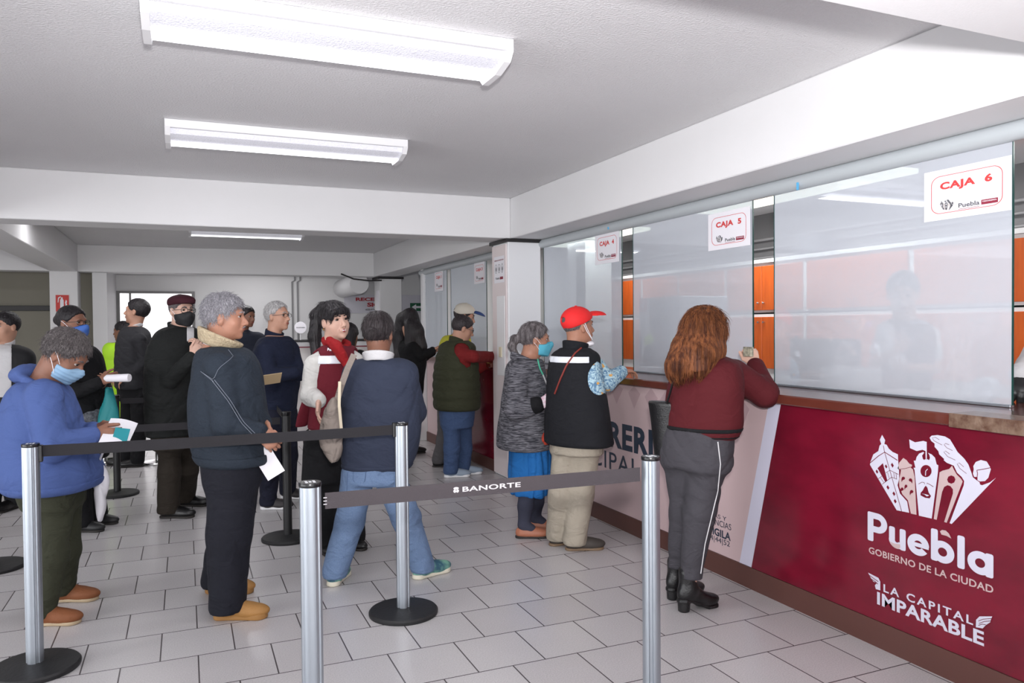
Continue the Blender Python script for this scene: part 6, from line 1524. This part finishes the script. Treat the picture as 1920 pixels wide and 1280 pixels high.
MB().tube([onsurf(u, v, .004, fvr) for u, v in interp([(1090, 652), (1078, 662), (1062, 685), (1050, 712), (1040, 738)], 20)], .006, 8).build('shoulder_cord', mat('red_brown_cord', (124, 42, 34)), t, smooth=60)
MB().tube([H.p(.0, -.085, .03), H.p(.02, -.085, -.02), H.p(.055, -.075, -.085)], .0022, 6).build('mask_loop', M_PAPER, t)
MB().tube([H.p(-.012, -.09, .02), H.p(.01, -.09, -.03), H.p(.055, -.075, -.085)], .0022, 6).build('mask_loop', M_PAPER, t)
sculpt('lowered_mask', [(H.e(.06, 0, -.115, (.045, .055, .022)), 0, '+')], .006, M_PAPER, t)

# --- woman in maroon sweater
H_BROWN.node_tree.nodes['Principled BSDF'].inputs['Specular IOR Level'].default_value = .12
M_MSW = cloth('maroon_sweater', (82, 18, 26), fold=.35, rgb2=(94, 25, 31)); M_GPANT = cloth('charcoal_check_trousers', (66, 64, 70), fold=.5, rgb2=(80, 78, 84))
def hair_bob(H):
    return hair_prims(H, 1.5, hl=.006, nape=-.12, amp=.002, fr=90)+chain([(1308, 622, 4.0, .080), (1290, 652, 3.95, .074), (1278, 684, 3.92, .072), (1276, 712, 3.92, .070)], .05)+chain([(1328, 625, 3.97, .078), (1320, 660, 3.9, .068), (1312, 705, 3.88, .050)], .05)+chain([(1340, 630, 3.98, .048), (1343, 655, 3.95, .040), (1342, 700, 3.93, .030)], .04)+[(half(at(1290, 697, 3.95), cv(.12, -1, 0)), .01, '&')]
G = person('woman with chestnut hair in a maroon sweater and charcoal trousers at window 5', 4.0, 20,
    (1324, 627, 0, 20, 2, 0, 1.08), [(668, 1292, 1362), (684, 1275, 1382), (720, 1258, 1388), (760, 1252, 1386), (795, 1250, 1384), (820, 1256, 1374)],
    arms=[dict(s=(1376, 700, .02), e=(1434, 738, .04), w=(1416, 684, .20), n=(.0, .2, 1), curl=.9, side=1, d=(-.15, 1, .5), thumb=.9), dict(s=(1282, 700, .15), e=(1300, 745, .38), w=(1360, 715, .45), n=(0, -1, 0), side=-1)],
    legs=[dict(h=(1282, 850, .06), k=(1284, 960, .10), a=(1268, 1106, .16), toe=8), dict(h=(1328, 850, -.04), k=(1312, 960, -.05), a=(1290, 1118, -.02), toe=4)],
    skin_m=SK_D, h=.0055, hair=hair_bob, hair_m=H_BROWN, neck=(1318, 680, 0), ratio=.72, strand=dict(n=5200, ln=.075, down=.9, lift=.03, jag=.10, wd=.0018),
    top=('sweater', M_MSW, True, (.074, .072, .050)), bottom=('trousers', M_GPANT, [(800, 1250, 1376), (840, 1244, 1368), (875, 1245, 1366)], (.108, .080, .052), .06, .17),
    shoes=dict(mt=M_LEATHER, sole_mt=M_LEATHER, kind='boot', heel=.05, scale=.98), hc=.0075)
H, t = G['H'], G['t']
for (va, vb, mt_) in ((797, 804, M_BLKC), (811, 815, M_BLKC)):
    sculpt('stripe', G['top_prims']+[(zero, .0055, 'o'), CUT(zslab(va, vb, 1315, 4.0))], .006, mt_, t)
sculpt('rib_hem', G['top_prims']+[(zero, .003, 'o'), CUT(zslab(804, 826, 1315, 4.0))], .007, M_MSW, t)
s_, e_, w_ = G['arms'][0]; sculpt('cuff', [(cap(e_+(w_-e_)*.84, e_+(w_-e_)*.96, .048, .044), 0, '+')], .006, M_MSW, t)
fb = comb(G['bottom_prims'])
pp = [onsurf(u, v, .002, fb, 4.0) for u, v in interp([(1346, 828), (1351, 870), (1346, 920), (1334, 970), (1322, 1020), (1314, 1075)], 26)]
MB().tube(pp, .0028, 6).build('piping', M_WCOT, t, smooth=60)
hb = empty('handbag', (at(1236, 870, 4.05)[0], at(1236, 870, 4.05)[1], at(1236, 868, 4.05)[2]), 'black leather handbag hanging at the left side of the maroon sweater', 'bag')
c_ = [at(u, v, D_) for (u, v, D_) in ((1218, 756, 4.1), (1262, 750, 4.0), (1262, 862, 4.0), (1226, 858, 4.1))]
nn = _n(np.cross(c_[1]-c_[0], c_[3]-c_[0]))
MB().poly([p+nn*.04 for p in c_], n=nn, thick=-.085).build('bag_body', M_LEATHER, hb) if False else sculpt('bag_body', [(loft(levels([(752, 1218, 1266), (800, 1224, 1266), (866, 1230, 1264)], 4.06, G['yw'], .45), G['yw'], .012), 0, '+')], .007, M_LEATHER, hb)
MB().tube([at(1250, 756, 4.0), at(1256, 738, 3.96), at(1262, 715, 3.90), at(1275, 700, 3.88)], .006, 8).build('strap', M_LEATHER, hb, smooth=60)
tag(MB().bbox(tuple(at(1403, 668, 4.16)-np.array([.01, .03, .0])), tuple(at(1403, 650, 4.16)+np.array([.01, .03, .0])), .001).build('banknote', mat('note_paper', (176, 170, 150), noise=1, nscale=40, rgb2=(110, 108, 96)), None), 'small printed note held in the raised hand at window 5', 'paper')

# --- clerk behind the nearest pane
M_CLV = cloth('dark_maroon_vest', (66, 28, 38)); 
G = person('clerk with dark hair and vest reading something behind the nearest pane', 4.45, 205,
    (1693, 553, 0, 218, -12, 0, 1.02), [(598, 1668, 1722), (612, 1655, 1738), (645, 1652, 1742), (700, 1656, 1738), (745, 1660, 1732)],
    arms=[dict(s=(1740, 630, 0), e=(1752, 690, -.05), w=(1705, 690, -.22), n=(0, 1, 0), curl=.6), dict(s=(1665, 625, 0), e=(1640, 680, -.05), w=(1672, 662, -.22), n=(0, 1, 0), side=-1, curl=.6)],
    legs=[dict(h=(1680, 800, .2), k=(1680, 900, .2), a=(1680, 1100, .2), toe=205), dict(h=(1715, 800, .2), k=(1715, 900, .2), a=(1715, 1090, .2), toe=205)],
    skin_m=SK_B, h=.008, hair=lambda H: hair_prims(H, 1.0, nape=-.06)+[(H.e(-.10, 0, .06, (.04, .045, .04)), .02, '+')], hair_m=H_BLACK, neck=(1697, 600, 0), brow=H_BLACK,
    top=('vest', M_CLV, False), bottom=('trousers', M_BLKC, [(740, 1662, 1732), (800, 1662, 1734)], (.09, .07, .06)), shoes=dict(mt=M_LEATHER, sole_mt=M_SOLED), hc=.010)
fc = comb(G['top_prims'])
a = onsurf(1705, 608, .006, fc, 4.45); b = onsurf(1741, 608, .006, fc, 4.45); write('lettering', 'Puebla', a, _n(b-a), CU, np.linalg.norm(b-a), .025, M_LOGOW, G['t'], .04)
for (s_, e_, w_) in G['arms']: sculpt('sleeve', [(cap(s_, s_+(e_-s_)*.6, .065, .055), 0, '+')], .009, M_WCOT, G['t'])
sheet('document', at(1680, 672, 4.35), cv(1, .2, 0), cv(0, .8, .5), .1, .12, M_PAPER, 'white slip held by the clerk behind the nearest pane', 'papers')
# --- clerk cut by the right edge
G = person('clerk in white sleeves with a black glove at the right edge of the photo', 3.75, 190,
    (2010, 560, 0, 200, 0, 0, 1.02), [(612, 1975, 2045), (630, 1955, 2060), (680, 1955, 2060), (740, 1960, 2055), (790, 1960, 2050)],
    arms=[dict(s=(1960, 645, 0), e=(1935, 690, -.08), w=(1915, 702, -.22), n=(0, -1, 0), curl=.6, d=(-.3, -.6, -.5)), dict(s=(2050, 645, 0), e=(2060, 710, -.05), w=(2010, 730, -.2), n=(0, -1, 0), side=-1)],
    legs=[dict(h=(1990, 820, .1), k=(1990, 1000, .1), a=(1990, 1180, .1), toe=190), dict(h=(2030, 820, .1), k=(2030, 1000, .1), a=(2030, 1180, .1), toe=190)],
    skin_m=SK_B, h=.010, hc=.010, hair=lambda H: hair_prims(H, 1.0), hair_m=H_BLACK, top=('shirt', M_WCOT, True, (.075, .068, .055)), bottom=('trousers', M_BLKC, [(780, 1965, 2045), (840, 1965, 2045)], (.09, .07, .06)), shoes=dict(mt=M_LEATHER, sole_mt=M_SOLED))
s_, e_, w_ = G['arms'][0]
sculpt('glove', hand_prims(w_, cv(-.3, -.6, -.5), cv(0, -1, 0), .6, 1, 1.0)+[(cap(e_+(w_-e_)*.75, w_, .040, .034), .01, '+'), (zero, .004, 'o')], .006, M_BLACK, G['t'])
# ------------------------------------------------------------------ belt posts
M_BASE = mat('black_rubber_base', (24, 24, 26), rough=.55, bump=.15, bscale=60); M_BELT = mat('black_webbing', (27, 25, 30), rough=.8, bump=.3, bscale=260, stretch=(1, 1, 6)); M_BELTB = mat('printed_webbing', (54, 48, 52), rough=.75, bump=.2, bscale=260)
M_TOPC = mat('black_cap_gloss', (18, 18, 20), rough=.25); M_BTXT = mat('belt_print', (190, 186, 190), rough=.6); M_TOPP = mat('cap_print', (206, 208, 212), rough=.35)
def post(x, y, label, rad=.034, ht=.99, silver=True, base_r=.178, ang=0.0, group='silver belt posts'):
    t = empty('belt_post', (x, y, 0), label, 'barrier post', group)
    MB().lathe((x, y, 0), [(base_r*.985, 0), (base_r, .006), (base_r, .016), (base_r*.96, .024), (base_r*.5, .030), (rad*1.3, .034), (rad*.9, .036)], 48).build('base', M_BASE, t, smooth=35)
    if silver:
        # fluted aluminium tube: round with four grooves
        V = []; Fs = []; N = 64
        for z in (.034, ht-.012):
            for k in range(N):
                a = 2*math.pi*k/N; g = 0
                for c in range(4):
                    d = (a-ang-math.pi/2*c+math.pi) % (2*math.pi)-math.pi
                    if abs(d) < .20: g = .0045
                r = rad-g; V.append((x+r*math.cos(a), y+r*math.sin(a), z))
        Fs = [(k, (k+1) % N, N+(k+1) % N, N+k) for k in range(N)]+[tuple(range(N))[::-1], tuple(range(N, 2*N))]
        MB().add(V, Fs).build('pole', M_ALU, t, smooth=25)
        cp = MB().lathe((x, y, ht-.014), [(rad*1.02, 0), (rad*1.05, .004), (rad*1.05, .011), (rad*1.0, .0145)], 40).build('cap', M_TOPC, t, smooth=35)
        pr = MB()
        for q in range(3): pr.box((x-.016+q*.012, y-.018+(q % 2)*.008, ht+.0005), (x-.008+q*.012, y+.014-(q % 2)*.006, ht+.0012))
        pr.build('cap_print', M_TOPP, cp)
    else:
        MB().lathe((x, y, .034), [(rad, 0), (rad, ht-.06)], 32).build('pole', M_BLACK, t, smooth=35)
        MB().lathe((x, y, ht-.03), [(rad*1.05, 0), (rad*1.12, .004), (rad*1.12, .026), (rad*.9, .03)], 32).build('cap', M_TOPC, t, smooth=35)
    return t
def clip(t, p, q, z, rad, h_=.06):
    d = _n(np.array(q[:2]+(0,))-np.array(p[:2]+(0,))); n = np.array([-d[1], d[0], 0]); c = np.array([p[0], p[1], z])+d*(rad+.004)
    Mx = (np.array([d, n, [0, 0, 1]]).T, c); MB().bbox((-.008, -.014, -h_*.62), (.008, .014, h_*.62), .003, M=Mx).build('belt_clip', M_TOPC, t)
def belt(p, q, z, label, mt=M_BELT, rad=.034, hw=.024, sag=.004, parent_tags=True, name='barrier_belt', z2=None):
    z2 = z if z2 is None else z2
    a = np.array([p[0], p[1], z]); b = np.array([q[0], q[1], z2]); d = _n(b-a); a = a+d*(rad+.012); b = b-d*(rad+.012)
    pts = [a+(b-a)*s-np.array([0, 0, sag*4*s*(1-s)]) for s in np.linspace(0, 1, 14)]
    o = MB().ribbon(pts, hw, (0, 0, 1), .0022).build(name, mt, None)
    return tag(o, label, 'barrier belt')
PL, PM, PF, PR_ = (-.625, 3.885), (1.02, 3.86), (.36, 2.50), (1.598, 2.435)
tl = post(*PL, 'silver belt post at the left edge in front of the blue hoodie', ang=.4)
tm = post(*PM, 'silver belt post with its round black base in full view', ang=.5)
tf = post(*PF, 'nearest silver belt post, left end of the printed belt', ang=.5)
tr = post(*PR_, 'silver belt post in front of the maroon sweater woman, right end of the printed belt', ang=.9)
zb_ = .955
belt(PL, PM, zb_, 'plain black belt stretched between the left and middle silver posts', hw=.025, z2=.955)
clip(tl, PL, PM, zb_-.01, .034); clip(tm, PM, PL, zb_, .034)
bb = belt(PF, PR_, .925, 'dark printed belt between the two nearest silver posts', M_BELTB, hw=.026, z2=.925, sag=.0)
def belt_write(body, u0, u1, zc, hh, bold=.03):
    p = np.array([PF[0], PF[1], 0.]); q = np.array([PR_[0], PR_[1], 0.]); d = _n(q-p); n = np.array([d[1], -d[0], 0])
    def hit(u, v=920):
        r = ray(u, v); k = ((p-CC)@n)/(r@n); return CC+r*k
    a = hit(u0); b = hit(u1); a[2] = zc-hh/2; b[2] = zc-hh/2; a = a+n*.0016
    L = np.linalg.norm((b-a)*[1, 1, 0]); return a, d, n, L
a, d, n, L = belt_write('', 867, 976, .925, .017)
write('lettering', 'BANORTE', a, d, (0, 0, 1), L, .0175, M_BTXT, bb, .02, 1.05)
a, d, n, L = belt_write('', 606, 612.5, .925, .024); pr = MB()
for k in range(3): A = a+np.array([0, 0, k*.0105]); pr.poly([A, A+d*L, A+d*L+np.array([0, 0, .003]), A+np.array([0, 0, .003])], n=n)
pr.build('lettering', M_BTXT, bb)
a, d, n, L = belt_write('', 845, 865, .925, .02); c = a+d*L/2+np.array([0, 0, .010]); pr = MB()
for (cx, cz, r1, r2, ph) in ((0, .0055, .0095, .0045, 0), (-.005, -.004, .0048, .0055, .5), (.005, -.004, .0048, .0055, -.5)):
    pr.poly([c+d*(cx+r1*math.cos(t_)*math.cos(ph)-r2*math.sin(t_)*math.sin(ph))+np.array([0, 0, cz+r1*math.cos(t_)*math.sin(ph)+r2*math.sin(t_)*math.cos(ph)]) for t_ in np.linspace(0, 6.283, 19)[:-1]], n=n)
pr.build('bank_mark', M_BTXT, bb)
# black posts further back
K1, K2, K3, K4 = (.645, 5.567), (-.58, 7.72), (-1.12, 5.66), (.72, 7.9)
post(*K1, 'black belt post behind the denim jacketed man', rad=.030, ht=.90, silver=False, base_r=.18, group='black belt posts')
post(*K2, 'black belt post behind the hoodie wearer, beside the teal bag', rad=.030, ht=.90, silver=False, base_r=.18, group='black belt posts')
post(*K3, 'black belt post whose base peeks in at the left edge', rad=.030, ht=.90, silver=False, base_r=.18, group='black belt posts')
post(*K4, 'farthest black belt post, behind the scarf woman', rad=.030, ht=.90, silver=False, base_r=.18, group='black belt posts')
belt(K3, K1, .835, 'black belt behind the hoodie wearer at waist height', rad=.03)
belt(K2, K4, .84, 'black belt crossing behind the navy jacketed man', rad=.03)
belt(K1, K4, .84, 'black belt running back from the post behind the denim man', rad=.03)
M_REDB = mat('red_webbing', (120, 30, 36), rough=.8, bump=.2, bscale=200)
r0 = floor_pt(297, 868); r1 = floor_pt(196, 866)
for (q, lab) in ((r0, 'chrome belt post hidden behind the man in the flat cap, base showing'), (r1, 'chrome belt post behind the person in the blue mask')):
    t = post(q[0], q[1], lab, rad=.03, ht=.97, silver=False, base_r=.17, group='chrome belt posts')
    for c in t.children:
        if c.name.startswith(('base', 'pole')): c.data.materials[0] = M_CHROME
belt(tuple(r0[:2]), tuple(r1[:2]), .915, 'dark red belt crossing in front of the man in the dark jacket', M_REDB, rad=.03, hw=.028)
